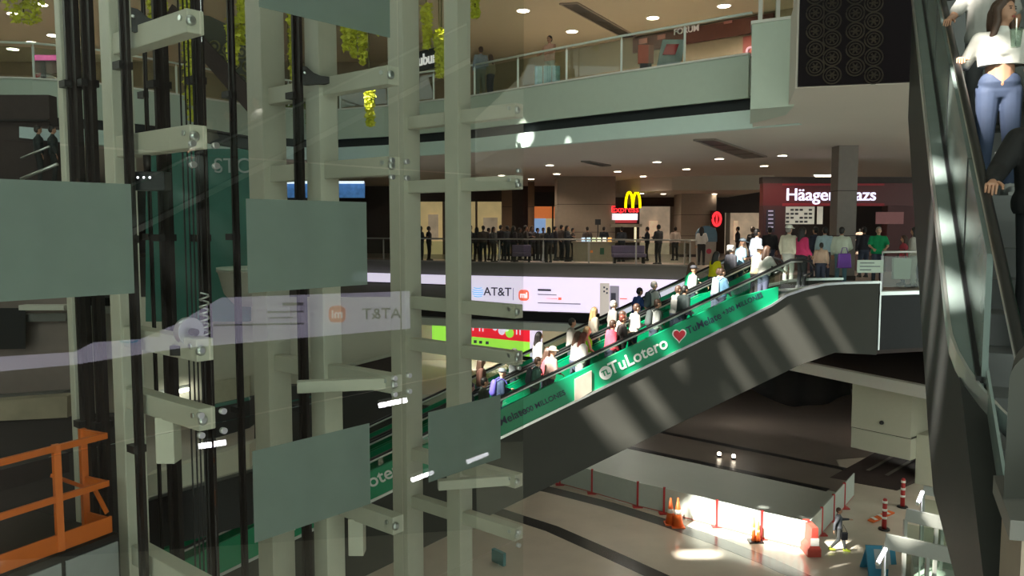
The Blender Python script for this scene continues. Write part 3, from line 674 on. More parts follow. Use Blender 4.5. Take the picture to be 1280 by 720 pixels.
def led_pt(px, py):
    """point on the curved screen"""
    for a, b in zip(lf[4:], lf[5:]):
        d = (b - a); d.z = 0; n = Vector((-d.y, d.x, 0)).normalized(); p = PP(px, py, Vector((a.x, a.y, 0)), n); k = (p - Vector((a.x, a.y, p.z))).dot(d) / d.length_squared
        if k <= 1.001: break
    return p - n * .02, d.normalized()
def led_box(px0, px1, py0, py1, m, nm='picture', th=.02):
    (a, d) = led_pt(px0, (py0 + py1) / 2); (b, _) = led_pt(px1, (py0 + py1) / 2); z1 = led_pt(px0, py0)[0].z; z0 = led_pt(px0, py1)[0].z
    n = Vector((d.y, -d.x, 0)) * th
    return MB().hexa([Vector((q.x, q.y, z0)) for q in (a, b, b + n, a + n)] + [Vector((q.x, q.y, z1)) for q in (a, b, b + n, a + n)]).build(nm, m, t)
p, d = led_pt(622, 365); text('AT&T', 'lettering', M_ledk, t, p, d, Z3, .54, .01, .005)
def globe(c, d, r, par, m1=M_ledb):
    n = Vector((d.y, -d.x, 0)); mb = MB()
    for k in range(5):
        z = (.72 - k * .36) * r; hw = math.sqrt(max(r * r - z * z, .01)); th = .10 * r
        P = [c + d * (hw * math.cos(a)) + Z3 * (z - .16 * r * math.sin(a)) for a in [math.pi - i * math.pi / 10 for i in range(11)]]
        for A, B in zip(P, P[1:]): mb.beam(A + n * .01, B + n * .01, .02, th, Z3)
    return mb.build('globe_logo', m1, par)
p, d = led_pt(597.5, 364.5); globe(p, d, .27, t)
def rrect(c, d, w, h, r, th):
    n = Vector((d.y, -d.x, 0)); P = []
    for cx, cy, a0 in ((w / 2 - r, h / 2 - r, 0), (-w / 2 + r, h / 2 - r, 90), (-w / 2 + r, -h / 2 + r, 180), (w / 2 - r, -h / 2 + r, 270)):
        for k in range(5):
            a = math.radians(a0 + k * 22.5); P.append(c + d * (cx + r * math.cos(a)) + Z3 * (cy + r * math.sin(a)))
    mb = MB(); A = [mb.b.verts.new(p) for p in P]; B = [mb.b.verts.new(p + n * th) for p in P]; mb.b.faces.new(A); mb.b.faces.new(B[::-1])
    for i in range(len(A)): mb.b.faces.new((A[i], A[i - 1], B[i - 1], B[i]))
    return mb
p, d = led_pt(655, 369); rrect(p, d, .50, .50, .16, .015).build('square_logo', M_ledo, t)
text('mi', 'lettering', M_ledw, t, p + Vector((d.y, -d.x, 0)) * .03, d, Z3, .36, .005, .012)
led_box(641.5, 642.2, 360, 375, M_ledg, 'divider')
for x0, x1, y0, y1, m in ((672.5, 689, 361, 363.5, M_ledk), (672.5, 696, 367.2, 368.6, M_ledg), (683, 697, 372.6, 373.3, M_ledo), (698, 702, 371.6, 375, M_ledo), (672.5, 726, 377.6, 379.2, M_ledg), (672.5, 688, 389, 389.6, M_ledg)):
    led_box(x0, x1, y0, y1, m, 'small_print')
led_box(750, 762, 353.5, 395, M_ledt, 'phone_back')
for x, y in ((755.5, 359), (759, 361), (755.5, 364), (759, 366)): led_box(x - 1, x + 1, y - 1, y + 1.2, M_ledk, 'lens', .035)
led_box(762.5, 774, 357, 392, M_ledg, 'portrait_picture', .03); led_box(764, 770, 366, 388, M_ledk, 'portrait_figure', .045)
led_box(775, 784, 372.5, 374, M_ledo, 'small_print'); led_box(826, 832, 374, 379, M_ledb, 'badge')
# lower storey screen, red over lime
def flat_screen(name, lab, cat, corners, parts, frame=True):
    a, b, z0, z1 = corners; t = thing(name, lab, cat, (a.x, a.y, z0)); d = (b - a); d.z = 0; L = d.length; d.normalize(); n = Vector((d.y, -d.x, 0))
    for u0, u1, v0, v1, m, nm, dep in parts:
        p = a + d * (L * u0); q = a + d * (L * u1); e0, e1 = n * (dep - .05), n * dep
        MB().hexa([Vector((k.x, k.y, lerp(z0, z1, v0))) for k in (p + e1, q + e1, q + e0, p + e0)] + [Vector((k.x, k.y, lerp(z0, z1, v1))) for k in (p + e1, q + e1, q + e0, p + e0)]).build(nm, m, t)
    return t, a, d, n, L
M_lred = mat('led_red', (.85, .02, .04), emit=.8, noise=0); M_llime = mat('led_lime', (.36, .85, .08), emit=.85, noise=0)
a, b = PY(541, 404, 44.5), PY(678, 413, 40.5)
fs, a_, d_, n_, L_ = flat_screen('video_screen', 'wide red and lime video screen on the storey below the food court', 'screen', (a, b, -4.95, -3.25),
    [(0, .9, 0, .55, M_llime, 'lime_field', .06), (.26, .9, .45, 1, M_lred, 'red_field', .08), (0, .26, .5, 1, M_llime, 'lime_field', .07), (.9, 1, 0, 1, M_led, 'lavender_edge', .06), (0, 1, -.12, 0, M_black, 'frame', .08)])
for u, v, r in ((.66, .72, .22), (.73, .68, .26), (.70, .82, .2), (.60, .8, .16)):
    q = a_ + d_ * (L_ * u) + n_ * .1; MB().lathe([(r, 0), (r, .02)], (q.x, q.y, lerp(-4.95, -3.25, v)), 14, n_).build('flower_picture', (M_led, M_llime)[v == .68], fs)
mb = MB()
for u in (.40, .46, .49, .79, .82): q = a_ + d_ * (L_ * u) + n_ * .1; mb.beam((q.x, q.y, -3.85), (q.x, q.y, -3.35), .06, .06)
mb.build('streamer_picture', M_led, fs)
mb = MB()
for u in (.29, .36, .42, .47, .53): q = a_ + d_ * (L_ * u) + n_ * .08; mb.box(q.x - .1, q.x + .1, q.y - .02, q.y, -4.52, -4.36)
mb.build('small_print', M_ledk, fs)
# the same screen band on the right hand wall of the atrium; it shows in the lift glass
X = 20.22
t = thing('advertising_screen', 'lavender screen band on the side wall, mirrored in the lift shaft glass', 'screen', (X, 6, -3))
yz = [(11.9, -2.40), (2.9, -2.98), (-.8, -3.5), (-5, -3.78), (-5, -3.2), (-.8, -3.02), (2.9, -1.06), (11.9, -.87)]
mb = MB(); A = [mb.b.verts.new((X, y, z)) for y, z in yz]; B = [mb.b.verts.new((X + .08, y, z)) for y, z in yz]; mb.b.faces.new(A); mb.b.faces.new(B[::-1])
for i in range(len(A)): mb.b.faces.new((A[i], A[i - 1], B[i - 1], B[i]))
mb.build('display', mat('led_lavender_side', (.72, .66, .90), .4, emit=.92, noise=0), t)
dY = Vector((0, -1, 0)); xf = Vector((X - .03, 0, 0))
def sp(y, z): return Vector((X - .03, y, z))
text('AT&T', 'lettering', M_ledk, t, sp(10.75, -1.78), dY, Z3, .62, .01, .004)
rrect(sp(9.0, -1.75), dY, .66, .66, .2, .02).build('square_logo', M_ledo, t); text('mi', 'lettering', M_ledw, t, sp(9.0, -1.75) - Vector((.04, 0, 0)), dY, Z3, .46, .005, .015)
globe(sp(1.17, -2.28), dY, .46, t)
mb = MB()
for y0, y1, z, h in ((7.7, 6.9, -1.32, .06), (7.7, 6.3, -1.62, .035), (7.3, 6.4, -1.85, .025), (7.7, 4.3, -2.1, .035)): mb.box(X - .03, X, y1, y0, z - h, z + h)
mb.build('small_print', M_ledg, t)
mb = MB().box(X - .03, X, 1.9, 2.3, -2.5, -1.4).build('phone_picture', M_ledt, t)
# slim tube lamps on the side wall; their mirror images show as short white strokes in the glass
# (each position is the mirror image, in the plane of the glass, of where the stroke is seen)
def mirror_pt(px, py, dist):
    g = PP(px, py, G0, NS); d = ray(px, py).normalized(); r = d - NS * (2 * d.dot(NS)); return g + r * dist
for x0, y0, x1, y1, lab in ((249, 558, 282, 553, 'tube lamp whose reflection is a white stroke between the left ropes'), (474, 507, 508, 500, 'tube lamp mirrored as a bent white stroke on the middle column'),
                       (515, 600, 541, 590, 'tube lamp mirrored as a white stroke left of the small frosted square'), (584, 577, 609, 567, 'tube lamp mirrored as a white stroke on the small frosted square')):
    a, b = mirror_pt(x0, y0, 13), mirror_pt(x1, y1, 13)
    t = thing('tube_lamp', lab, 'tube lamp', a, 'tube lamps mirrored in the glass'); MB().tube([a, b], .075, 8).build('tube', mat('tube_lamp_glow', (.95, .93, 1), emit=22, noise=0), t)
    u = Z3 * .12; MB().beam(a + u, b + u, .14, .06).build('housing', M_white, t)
# ================================================================== FOOD COURT (mid storey)
def pillar(lab, px0, px1, Y, z0, z1, m, depth=None):
    a, b = PY(px0, 283, Y), PY(px1, 283, Y); w = b.x - a.x; t = thing('pillar', lab, 'pillar', (a.x + w / 2, Y, z0)); dp = depth or w
    MB().box(a.x, b.x, Y, Y + dp, z0, z1).build('shaft', m, t); MB().box(a.x - .03, b.x + .03, Y - .03, Y + dp + .03, z0, z0 + .15).build('base', M_dwall, t)
    mb = MB(); 
    for k in (1, 2): z = lerp(z0, z1, k / 3); mb.box(a.x - .004, b.x + .004, Y - .004, Y + dp, z - .012, z + .012)
    mb.build('joint', M_dwall, t); return t
pillar('broad taupe pillar left of the golden arches sign', 697, 769, 42, 0, 4.35, M_taupe)
pillar('taupe pillar right of the golden arches sign, rounded blue totem before it', 851, 895, 46, 0, 3.62, M_taupe)
pillar('slim grey pillar standing before the middle of the red ice cream sign', 1046, 1070, 26, 0, 4.35, mat('grey_pillar_stone', (.20, .17, .155), .6), .6)
pillar('brown pillar beside the cream lit shop front', 627, 640, 47, 0, 4.35, mat('brown_stone', (.20, .12, .07), .6))
pillar('narrow brown pillar left of the orange lit shop', 660, 668, 47, 0, 4.35, mat('brown_stone', (.20, .12, .07), .6))
M_cream = mat('lit_cream_shop', (.72, .54, .26), emit=.42, noise=.25, nscale=1.2); M_warm = mat('lit_warm_shop', (.50, .38, .26), emit=.42, noise=.5, nscale=1.4)
M_orange = mat('lit_orange_panel', (.80, .22, .06), emit=.45, noise=.2); M_bluep = mat('lit_blue_poster', (.30, .48, .80), emit=.5, noise=.35, nscale=1)
def shop(lab, Y, rects, name='lit_shop'):
    """rects: (px0, px1, py_top, py_bottom, material, part name, depth)"""
    p = PY(rects[0][0], 330, Y); t = thing(name, lab, 'shop front', (p.x, Y, 0))
    for x0, x1, y0, y1, m, nm, dep in rects:
        a, b = PY(x0, y0, Y - dep), PY(x1, y1, Y - dep); MB().box(a.x, b.x, Y - dep, Y - dep + .12, b.z, a.z).build(nm, m, t)
    return t
shop('cream lit shop front seen between and beside the ladder like lift arms', 50.5, [(516, 628, 252, 324, M_cream, 'lit_interior', 0), (516, 630, 238, 252, M_dwall, 'header', .3), (553, 560, 252, 324, M_taupe, 'mullion', .1), (594, 597, 252, 324, M_taupe, 'mullion', .1), (535, 548, 268, 300, M_warm, 'display_case', .2), (604, 622, 272, 310, M_warm, 'display_case', .2)])
shop('small shop with orange glow and a blue poster', 50.5, [(667, 697, 258, 273, M_orange, 'glowing_header', 0), (667, 697, 240, 258, M_black, 'header', .2), (667, 682, 273, 300, M_bluep, 'poster', .05), (682, 697, 273, 300, M_cream, 'lit_interior', 0), (690, 692, 258, 300, M_black, 'mullion', .1), (667, 697, 300, 329, M_dwall, 'plinth', 0)])
shop('warm lit restaurant window right of the golden arches', 50.5, [(800, 848, 258, 318, M_warm, 'lit_interior', 0), (770, 850, 247, 258, M_dwall, 'header', .3), (838, 842, 258, 318, M_taupe, 'mullion', .12), (812, 822, 276, 296, mat('lit_counter_glow', (.8, .55, .35), emit=.5, noise=.4, nscale=3), 'display_case', .15)])
shop('warm lit restaurant window right of the taupe pillar', 50.5, [(907, 950, 266, 318, M_warm, 'lit_interior', 0), (895, 952, 252, 266, M_dwall, 'header', .3), (918, 922, 276, 300, mat('lit_counter_glow', (.8, .55, .35), emit=.5, noise=.4, nscale=3), 'display_case', .15), (908, 912, 266, 318, M_taupe, 'mullion', .12)])
# golden arches
M_yel = mat('yellow_neon', (1, .78, .0), emit=1.6, noise=0); M_redn = mat('red_neon', (1, .03, .04), emit=1.5, noise=0)
def sweep(mb, P, r): return mb.tube(P, r, 8)
o3 = PY(791, 260, 44); k = 44 / 1000
t = thing('arches_sign', 'glowing yellow double arch sign above the burger kiosk', 'sign', o3)
mb = MB()
for cx in (-4.6, 4.6):
    P = [o3 + RT * ((cx + 4.4 * math.cos(a)) * k) + Z3 * (max(0, math.sin(a)) ** .8 * 19.5 * k) for a in [math.pi * i / 14 for i in range(15)]]
    mb.tube(P, 1.5 * k, 8)
mb.build('arches', M_yel, t); MB().box(o3.x - .4, o3.x + .4, 44.1, 44.2, o3.z + .2, 3.62).build('hanger', M_dwall, t)
# red light sign and white menu box of the burger kiosk
Y = 42; kp = lambda px, py: PY(px, py, Y)
t = thing('burger_kiosk', 'burger kiosk with red lettering, white menu box and canopy', 'kiosk', kp(780, 330))
def kb(x0, x1, y0, y1, m, nm, d0=0, d1=.3):
    a, b = kp(x0, y0), kp(x1, y1); return MB().box(a.x, b.x, Y + d0, Y + d1, b.z, a.z).build(nm, m, t)
kb(765, 797, 267, 275, mat('white_menu_glow', (.9, .88, .95), emit=.85, noise=.15, nscale=4), 'menu_box'); kb(765, 796, 275, 278.5, mat('dim_red_glow', (.45, .04, .05), emit=.5), 'menu_strip', .02)
kb(763, 800, 280, 284, mat('canopy_cream', (.40, .36, .28), .6), 'canopy', -.6, 2.5); kb(793, 795, 284, 302, M_lightw if 0 else mat('lit_post', (.9, .8, .5), emit=.9), 'lit_post', -.1, .05)
for x in (766, 797): kb(x - .8, x + .8, 284, 330, M_dwall, 'post', 1.0, 1.1)
kb(764, 800, 303, 331, M_dwall, 'counter', .2, 1.4); kb(762, 801, 301, 303, M_taupe, 'counter_top', 0, 1.6)
text('Express', 'lettering', M_redn, t, kp(781, 262) - Vector((0, .1, 0)), RT, Z3, .46, .03, .002)
# counter kiosk with a row of lit menu cards
Y = 40
t = thing('snack_counter', 'pale snack counter with a row of lit menu cards', 'counter', kp(745, 330))
kb(718, 768, 304, 331, mat('pale_counter', (.36, .30, .24), .5), 'body', 0, 1.1); kb(716, 770, 302, 304, M_taupe, 'counter_top', -.08, 1.18)
cols = [(.55, .75, 1), (.6, .85, 1), (.7, .8, .5), (.95, 1, .7), (1, .95, .8), (1, .5, .15)]
for i, c in enumerate(cols): x = 727 + i * 6.6; kb(x, x + 4.4, 297, 302, mat(f'menu_glow_{i}', c, emit=.95, noise=.2, nscale=9), 'menu_card', 0, .05)
kb(745, 752, 274, 281, M_black, 'monitor', .4, .5); kb(748, 749, 281, 302, M_dark, 'monitor_pole', .42, .48)
kb(750, 755, 310, 318, mat('dark_green_logo', (.03, .12, .08), .5), 'round_logo', -.02, 0); kb(738, 741, 313, 316, M_orange, 'round_logo', -.02, 0)
for lab, x0, x1, Y in (('lilac upholstered bench behind the railing near the lift shaft', 640, 664, 38.6), ('lilac upholstered bench below the burger kiosk', 766, 808, 37.5)):
    a, b = kp(x0, 330), kp(x1, 330); t = thing('bench', lab, 'bench', (a.x, Y, 0), 'lilac benches')
    MB().box(a.x, b.x, Y, Y + .6, .3, .48).build('seat', mat('lilac_fabric', (.17, .13, .24), .8), t, bevel=.04); MB().box(a.x, b.x, Y + .5, Y + .65, .48, .85).build('backrest', mat('lilac_fabric', (.17, .13, .24), .8), t, bevel=.04)
    for x in (a.x + .1, b.x - .1): MB().box(x - .05, x + .05, Y + .05, Y + .5, 0, .3).build('leg', M_dark, t)
# round red neon and rounded totem
Y = 45.5; p = kp(896, 274)
t = thing('neon_sign', 'round red neon sign beside the taupe pillar', 'sign', p)
MB().tube([p + RT * (.22 * math.cos(a)) + Z3 * (.36 * math.sin(a)) for a in [2 * math.pi * i / 20 for i in range(21)]], .07, 8).tube([p - Z3 * .25, p + Z3 * .25], .05, 8).build('tube', M_redn, t)
MB().box(p.x - .32, p.x + .32, Y + .08, Y + .16, p.z - .48, p.z + .48).build('backplate', M_dwall, t)
Y = 36.5; a, b = kp(870, 330), kp(896, 330); cx = (a.x + b.x) / 2; r = (b.x - a.x) / 2
t = thing('totem_sign', 'free standing totem with a rounded blue top and pale base', 'sign', (cx, Y, 0))
mb = MB(); P = [(cx - r, 1.05), (cx + r, 1.05)] + [(cx + r * math.cos(q), 1.35 + r * .9 * math.sin(q)) for q in [math.pi * i / 12 for i in range(13)]]
A = [mb.b.verts.new((x, Y, z)) for x, z in P]; B = [mb.b.verts.new((x, Y + .25, z)) for x, z in P]; mb.b.faces.new(A); mb.b.faces.new(B[::-1])
for i in range(len(A)): mb.b.faces.new((A[i], A[i - 1], B[i - 1], B[i]))
mb.build('blue_top', mat('blue_totem', (.06, .13, .20), .5, noise=.2), t); MB().box(cx - r * .9, cx + r * .9, Y, Y + .25, .0, 1.05).build('base', mat('pale_totem', (.24, .22, .20), .5), t)
MB().lathe([(.12, 0), (.12, .02)], (cx + .1, Y - .001, .62), 12, (0, -1, 0)).build('red_dot', mat('dim_red', (.35, .03, .06)), t)
# ---- red ice cream shop
Y = 31
t = shp = thing('ice_cream_shop', 'dark red ice cream shop with big white sign letters', 'shop front', kp(1040, 340))
M_hred = mat('deep_red_fascia', (.105, .008, .012), .5, noise=.1)
kb(954, 1150, 229, 257, M_hred, 'sign_board', 0, .4); kb(978, 1105, 229.5, 232, mat('red_glow_strip', (.22, .012, .02), emit=.2), 'glow_strip', -.03, .0)
kb(978, 1105, 254, 257.5, mat('red_glow_strip', (.22, .012, .02), emit=.2), 'glow_strip', -.03, 0)
kb(954, 1150, 221, 229, M_dwall, 'upper_panel', .05, .5)
text('Häagen-Dazs', 'lettering', mat('sign_letter_white', (.82, .80, 1), emit=.95, noise=0), shp, kp(1038, 244) - Vector((0, .06, 0)), RT, Z3, .66, .03, .005)
kb(954, 980, 257, 342, mat('burgundy_pier', (.06, .018, .022), .6), 'pier', 0, .5); kb(1110, 1150, 257, 342, mat('burgundy_wall', (.09, .02, .024), .6), 'pier', 0, .5)
kb(980, 1110, 257, 342, M_dwall, 'back_wall', 3.0, 3.1); kb(1000, 1108, 312, 342, mat('burgundy_counter', (.10, .03, .03), .4), 'counter', .6, 1.3); kb(998, 1110, 310, 312, M_taupe, 'counter_top', .5, 1.4)
M_menu = mat('lit_menu_board', (.60, .56, .46), emit=.45, noise=.2, nscale=3)
kb(996, 1036, 257, 280, M_menu, 'menu_board', 1.5, 1.58); kb(1041, 1047, 257, 280, M_menu, 'menu_board', 1.5, 1.58); kb(1066, 1081, 257, 279, M_menu, 'menu_board', 1.5, 1.58)
mb = MB()
for r_ in range(4):
    for c_ in range(6):
        a, b = kp(999 + c_ * 6, 260 + r_ * 5.2), kp(1002.5 + c_ * 6, 262.6 + r_ * 5.2); 
        if (r_ * 7 + c_ * 3) % 4: MB().box(a.x, b.x, Y + 1.44, Y + 1.5, b.z, a.z).build('menu_picture', mat('menu_ink', (.10, .09, .09)), t)
kb(978, 997, 273, 277, mat('warm_shelf_glow', (.8, .55, .2), emit=.6), 'lit_shelf', 1.6, 1.7); kb(1095, 1129, 265, 280, mat('dim_pink_panel', (.20, .08, .08), emit=.3), 'wall_picture', -.02, .02)
kb(958, 968, 262, 290, mat('pier_poster', (.03, .02, .04), .5), 'poster', -.03, 0)
mb = MB()
for i in range(5): a, b = kp(960, 263 + i * 5), kp(966, 264.6 + i * 5); mb.box(a.x, b.x, Y - .05, Y - .03, b.z, a.z)
mb.build('poster_print', mat('poster_glow', (.4, .36, .5), emit=.6), t)
for i, y in enumerate((292, 299, 308, 316)): p = kp(1072, y) ; MB().lathe([(.16, -.04), (.12, .04), (.02, .06)], (p.x, Y - .2, p.z), 12).build('lit_dish', mat('dish_glow', (.9, .62, .42), emit=1.2, noise=.4), t); MB().tube([Vector((kp(1072, 286).x, Y - .2, kp(1072, 286).z)), Vector((kp(1072, 320).x, Y - .2, 0))], .03, 8).build('stand_pole', M_chrome, t)
# ---- dark wall cladding with ring emblems above the food court ceiling edge
a, b = Vector((pnl0.x, pnl0.y - .14, 0)), Vector((pnl1.x, pnl1.y - .14, 0)); d = (b - a).normalized(); b = b + d * .6; n = Vector((d.y, -d.x, 0))
t = thing('patterned_cladding', 'black wall cladding panel printed with faint gold ring emblems', 'wall panel', (a.x, a.y, 4.36))
MB().hexa([Vector((q.x, q.y, z)) for z in (4.37, 8.2) for q in (a, b, b - n * .1, a - n * .1)]).build('panel', mat('black_panel', (.008, .005, .007), .6, spec=.1), t)
M_gold = mat('faint_gold_print', (.036, .026, .015), .6, noise=.8, nscale=1.3)
for col, (px, offy) in enumerate(((1019, 0), (1040, 11), (1069, -4), (1092, 9))):
    mb = MB()
    for kk in range(6):
        c = PP(px, 84 - offy * 1 - kk * 22.5 + (10 if col in (1, 3) else 0) + offy, a, n) + n * .006; r = .155
        for rr, th in ((r, .014), (r * .68, .012)):
            P = [c + d * (rr * math.cos(q)) + Z3 * (rr * math.sin(q)) for q in [2 * math.pi * i / 18 for i in range(19)]]
            mb.tube(P, th, 4)
        for i in range(6): q = math.pi * i / 3; mb.tube([c, c + d * (r * .5 * math.cos(q)) + Z3 * (r * .5 * math.sin(q))], .016, 4)
    mb.build('ring_emblem_column', M_gold, t)
# ---- upper storey shops
a, b = PY(792, 52, 36.6), PY(950, 8, 32)
def wall_pt(px, py): p0, p1 = Vector((3.2, 38.6, 0)), Vector((14, 29, 0)); dd = (p1 - p0).normalized(); nn = Vector((dd.y, -dd.x, 0)); return PP(px, py, p0 + nn * .05, nn), dd, nn
t = thing('shop_fascia', 'dark red upper storey shop fascia with pale block lettering', 'shop sign', wall_pt(790, 50)[0])
def wbox(x0, x1, y0, y1, m, nm, th=.12):
    (p, dd, nn), (q, _, _) = wall_pt(x0, (y0 + y1) / 2), wall_pt(x1, (y0 + y1) / 2); zt_ = min(wall_pt((x0 + x1) / 2, y0)[0].z, 10.1); zb_ = wall_pt((x0 + x1) / 2, y1)[0].z
    return MB().hexa([Vector((k.x, k.y, z)) for z in (zb_, zt_) for k in (p + nn * th, q + nn * th, q, p)]).build(nm, m, t)
wbox(793, 968, 14, 52, mat('dark_red_fascia', (.10, .035, .025), .5, noise=.2), 'board')
for x, y in ((806, 49), (829, 44), (912, 24)): wbox(x - 5, x + 5, y, y + 6, mat('dim_logo_pink', (.32, .13, .10), emit=.25), 'logo_plate', .16)
p, dd, nn = wall_pt(860, 38.5); text('FORUM', 'lettering', mat('pale_letter', (.5, .46, .40), emit=.3, noise=0), t, p + nn * .15, dd, Z3, .36, .02, .006)
wbox(930, 960, 44, 68, mat('red_brown_poster', (.25, .06, .05)), 'poster', .1); p, dd, nn = wall_pt(945, 62); text('co', 'lettering', mat('pink_letter', (.7, .45, .55), emit=.3, noise=0), t, p + nn * .14, dd, Z3, .8, .02, .01)
t = thing('sale_banner', 'red and white promotional display board behind the upper railing', 'display board', wall_pt(826, 86)[0])
c0 = PY(836, 90, 23.2)
MB().hexa([Vector(v) for v in ((c0.x - .35, 23.2, ZU), (c0.x + .3, 23.2, ZU), (c0.x + .3, 23.4, ZU), (c0.x - .35, 23.4, ZU), (c0.x - .2, 23.1, ZU + .82), (c0.x + .45, 23.1, ZU + .82), (c0.x + .45, 23.2, ZU + .82), (c0.x - .2, 23.2, ZU + .82))]).build('board', mat('blue_grey_board', (.40, .45, .48), .6, noise=.4, nscale=3), t)
MB().hexa([Vector(v) for v in ((c0.x - .2, 23.26, ZU + .40), (c0.x + .15, 23.26, ZU + .40), (c0.x + .15, 23.06, ZU + .40), (c0.x - .2, 23.06, ZU + .40), (c0.x - .1, 23.04, ZU + .68), (c0.x + .25, 23.04, ZU + .68), (c0.x + .25, 23.1, ZU + .68), (c0.x - .1, 23.1, ZU + .68))]).build('red_print', M_red, t)
t = thing('display_board', 'plain red display board left of the promotional board, behind the upper railing', 'display board', (c0.x - 1.2, 23.3, ZU))
MB().box(c0.x - .86, c0.x - .42, 23.3, 23.4, ZU + .2, ZU + .72).build('panel', mat('brick_red_board', (.36, .10, .06), .6), t); MB().box(c0.x - .8, c0.x - .48, 23.3, 23.4, ZU, ZU + .2).build('stand', M_dark, t)
c = PY(602, 108, 29.5); t = thing('shop_window', 'dark shop window low behind the left end of the upper railing', 'shop window', c)
a, b = PY(636, 100, 40), PY(712, 116, 40); MB().box(a.x, b.x, 40, 40.15, ZU, ZU + 1.1).build('dark_pane', M_recess, t); MB().box(a.x - .1, b.x + .1, 39.95, 40.1, ZU + 1.1, ZU + 1.25).build('frame', M_taupe, t)
# department store sign behind the hanging plants
p0 = PY(526, 56, 36); p1 = PY(566, 66, 34.5); d = (p1 - p0); d.z = 0; d.normalize(); n = Vector((d.y, -d.x, 0))
t = thing('store_sign', 'black store sign with white letters between the two rightmost lift columns', 'sign', p0)
c = (p0 + p1) / 2; z = PY(546, 70, 35).z
MB().hexa([Vector((q.x, q.y, zz)) for zz in (z - .42, z + .42) for q in (c - d * 1.9, c + d * 1.2, c + d * 1.2 - n * .15, c - d * 1.9 - n * .15)]).build('board', M_recess, t)
text('suburbia', 'lettering', mat('store_letter', (.85, .85, .82), emit=.5, noise=0), t, Vector((c.x, c.y, z)) + n * .03 - d * .35, d, Z3, .68, .02, .012)
# ================================================================== GROUND FLOOR (z -11)
GZ = -11
M_bar = mat('white_hoarding', (.54, .60, .55), .5, noise=.05); M_rp = mat('red_plastic', (.42, .03, .03), .5); M_cone = mat('orange_cone', (.85, .16, .03), .5); M_refl = mat('white_reflective', (.8, .78, .72), .5)
def panels(P, lab):
    for i, (a, b) in enumerate(zip(P, P[1:])):
        d = (b - a).normalized(); a_, b_ = a + d * .06, b - d * .06
        t = thing('hoarding', lab[i], 'barrier', a, 'white hoarding panels')
        MB().beam(a_ + Z3 * .62, b_ + Z3 * .62, .05, 1.08).build('board', M_bar, t)
        mb = MB(); n = max(2, int((b - a).length / .28))
        if i >= 5:
            for k in range(1, n): q = lerp(a_, b_, k / n); mb.box(q.x - .012, q.x + .012, q.y - .04, q.y + .04, GZ + .12, GZ + 1.1)
        mb.beam(a_ + Z3 * .08, b_ + Z3 * .08, .06, .05); mb.build('red_trim', mat('faded_red_trim', (.45, .16, .13), .6), t)
        MB().beam(a + Z3 * 0.0, a + Z3 * 1.2, .1, .1).box(a.x - .22, a.x + .22, a.y - .16, a.y + .16, GZ, GZ + .05).build('red_post', M_rp, t)
panels(barP, ['white hoarding panel furthest left, half hidden by the escalator', 'wide white hoarding panel between the two leftmost red posts in sight', 'narrow white hoarding panel left of the pair of orange cones',
              'sunlit white hoarding panel right behind the pair of orange cones', 'glaring sunlit white hoarding panel in the middle of the fence', 'white hoarding panel with two slim cones before its end, last before the corner'])
sideP = [corner.lerp(backP, k / 4) for k in range(5)]
panels(sideP, [f'shaded hoarding panel of the side fence, {ORD[k]} from the corner by the walking man' for k in range(4)])
def cone(px, py, h, lab, slim=False):
    p = gp(px, py); t = thing('traffic_cone', lab, 'traffic cone', p, 'orange traffic cones')
    MB().lathe([(.2 * h if not slim else .1, .04), (.03, h)], p, 16).build('cone_body', M_cone, t)
    MB().box(p.x - .22 * h, p.x + .22 * h, p.y - .22 * h, p.y + .22 * h, GZ, GZ + .05).build('foot', M_cone if not slim else M_black, t)
    mb = MB(); f = lambda z: lerp(.2 * h if not slim else .1, .03, (z - .04) / (h - .04)) + .004
    mb.lathe([(f(h * .45), h * .45), (f(h * .6), h * .6)], p, 16); mb.build('reflective_collar', M_refl if not slim else mat('pale_orange_collar', (.8, .4, .2)), t)
cone(838, 655, 1.15, 'left orange traffic cone of the pair before the sunlit fence'); cone(847, 658, 1.25, 'right orange traffic cone of the pair before the sunlit fence')
cone(942, 677, 1.0, 'taller slim orange cone near the fence corner', True); cone(947.5, 677.5, .85, 'shorter slim orange cone near the fence corner', True)
def delineator(px, py, h, lab):
    p = gp(px, py); t = thing('delineator_post', lab, 'delineator', p, 'red and white delineator posts')
    MB().lathe([(.1, .06), (.085, h - .05), (.05, h)], p, 14).build('post', M_rp, t); MB().lathe([(.24, 0), (.22, .06)], p, 14).build('foot', M_black, t)
    mb = MB()
    for z in (.35, .6, .85): mb.lathe([(.102, h * z), (.1, h * z + .1)], p, 14)
    mb.build('white_band', M_refl, t)
delineator(1105, 662, 1.35, 'red and white delineator post right of the walking man'); delineator(1128, 634, 1.35, 'red and white delineator post further back by the pale wall')
t = thing('water_barrier', 'red and orange plastic barrier standing at the fence corner', 'barrier', gp(1011, 690)); p = gp(1012, 690)
mb = MB(); pr = [(-.26, 0), (-.26, .3), (-.14, .5), (-.12, 1.15), (.12, 1.15), (.14, .5), (.26, .3), (.26, 0)]
A = [mb.b.verts.new(p + Vector((x, -.5, z))) for x, z in pr]; B = [mb.b.verts.new(p + Vector((x, .5, z))) for x, z in pr]; mb.b.faces.new(A); mb.b.faces.new(B[::-1])
for i in range(len(A)): mb.b.faces.new((A[i], A[i - 1], B[i - 1], B[i]))
mb.build('body', mat('red_barrier', (.50, .07, .05), .5), t); MB().box(p.x - .16, p.x + .16, p.y - .52, p.y - .5, GZ + .45, GZ + .75).build('reflector', M_refl, t)
t = thing('fallen_barrier', 'orange striped board lying on the floor left of the delineator post', 'barrier', gp(1088, 650)); p = gp(1088, 653)
MB().beam(p + Z3 * .05, p + Vector((1.2, .6, .25)), .3, .05).build('board', M_cone, t)
mb = MB()
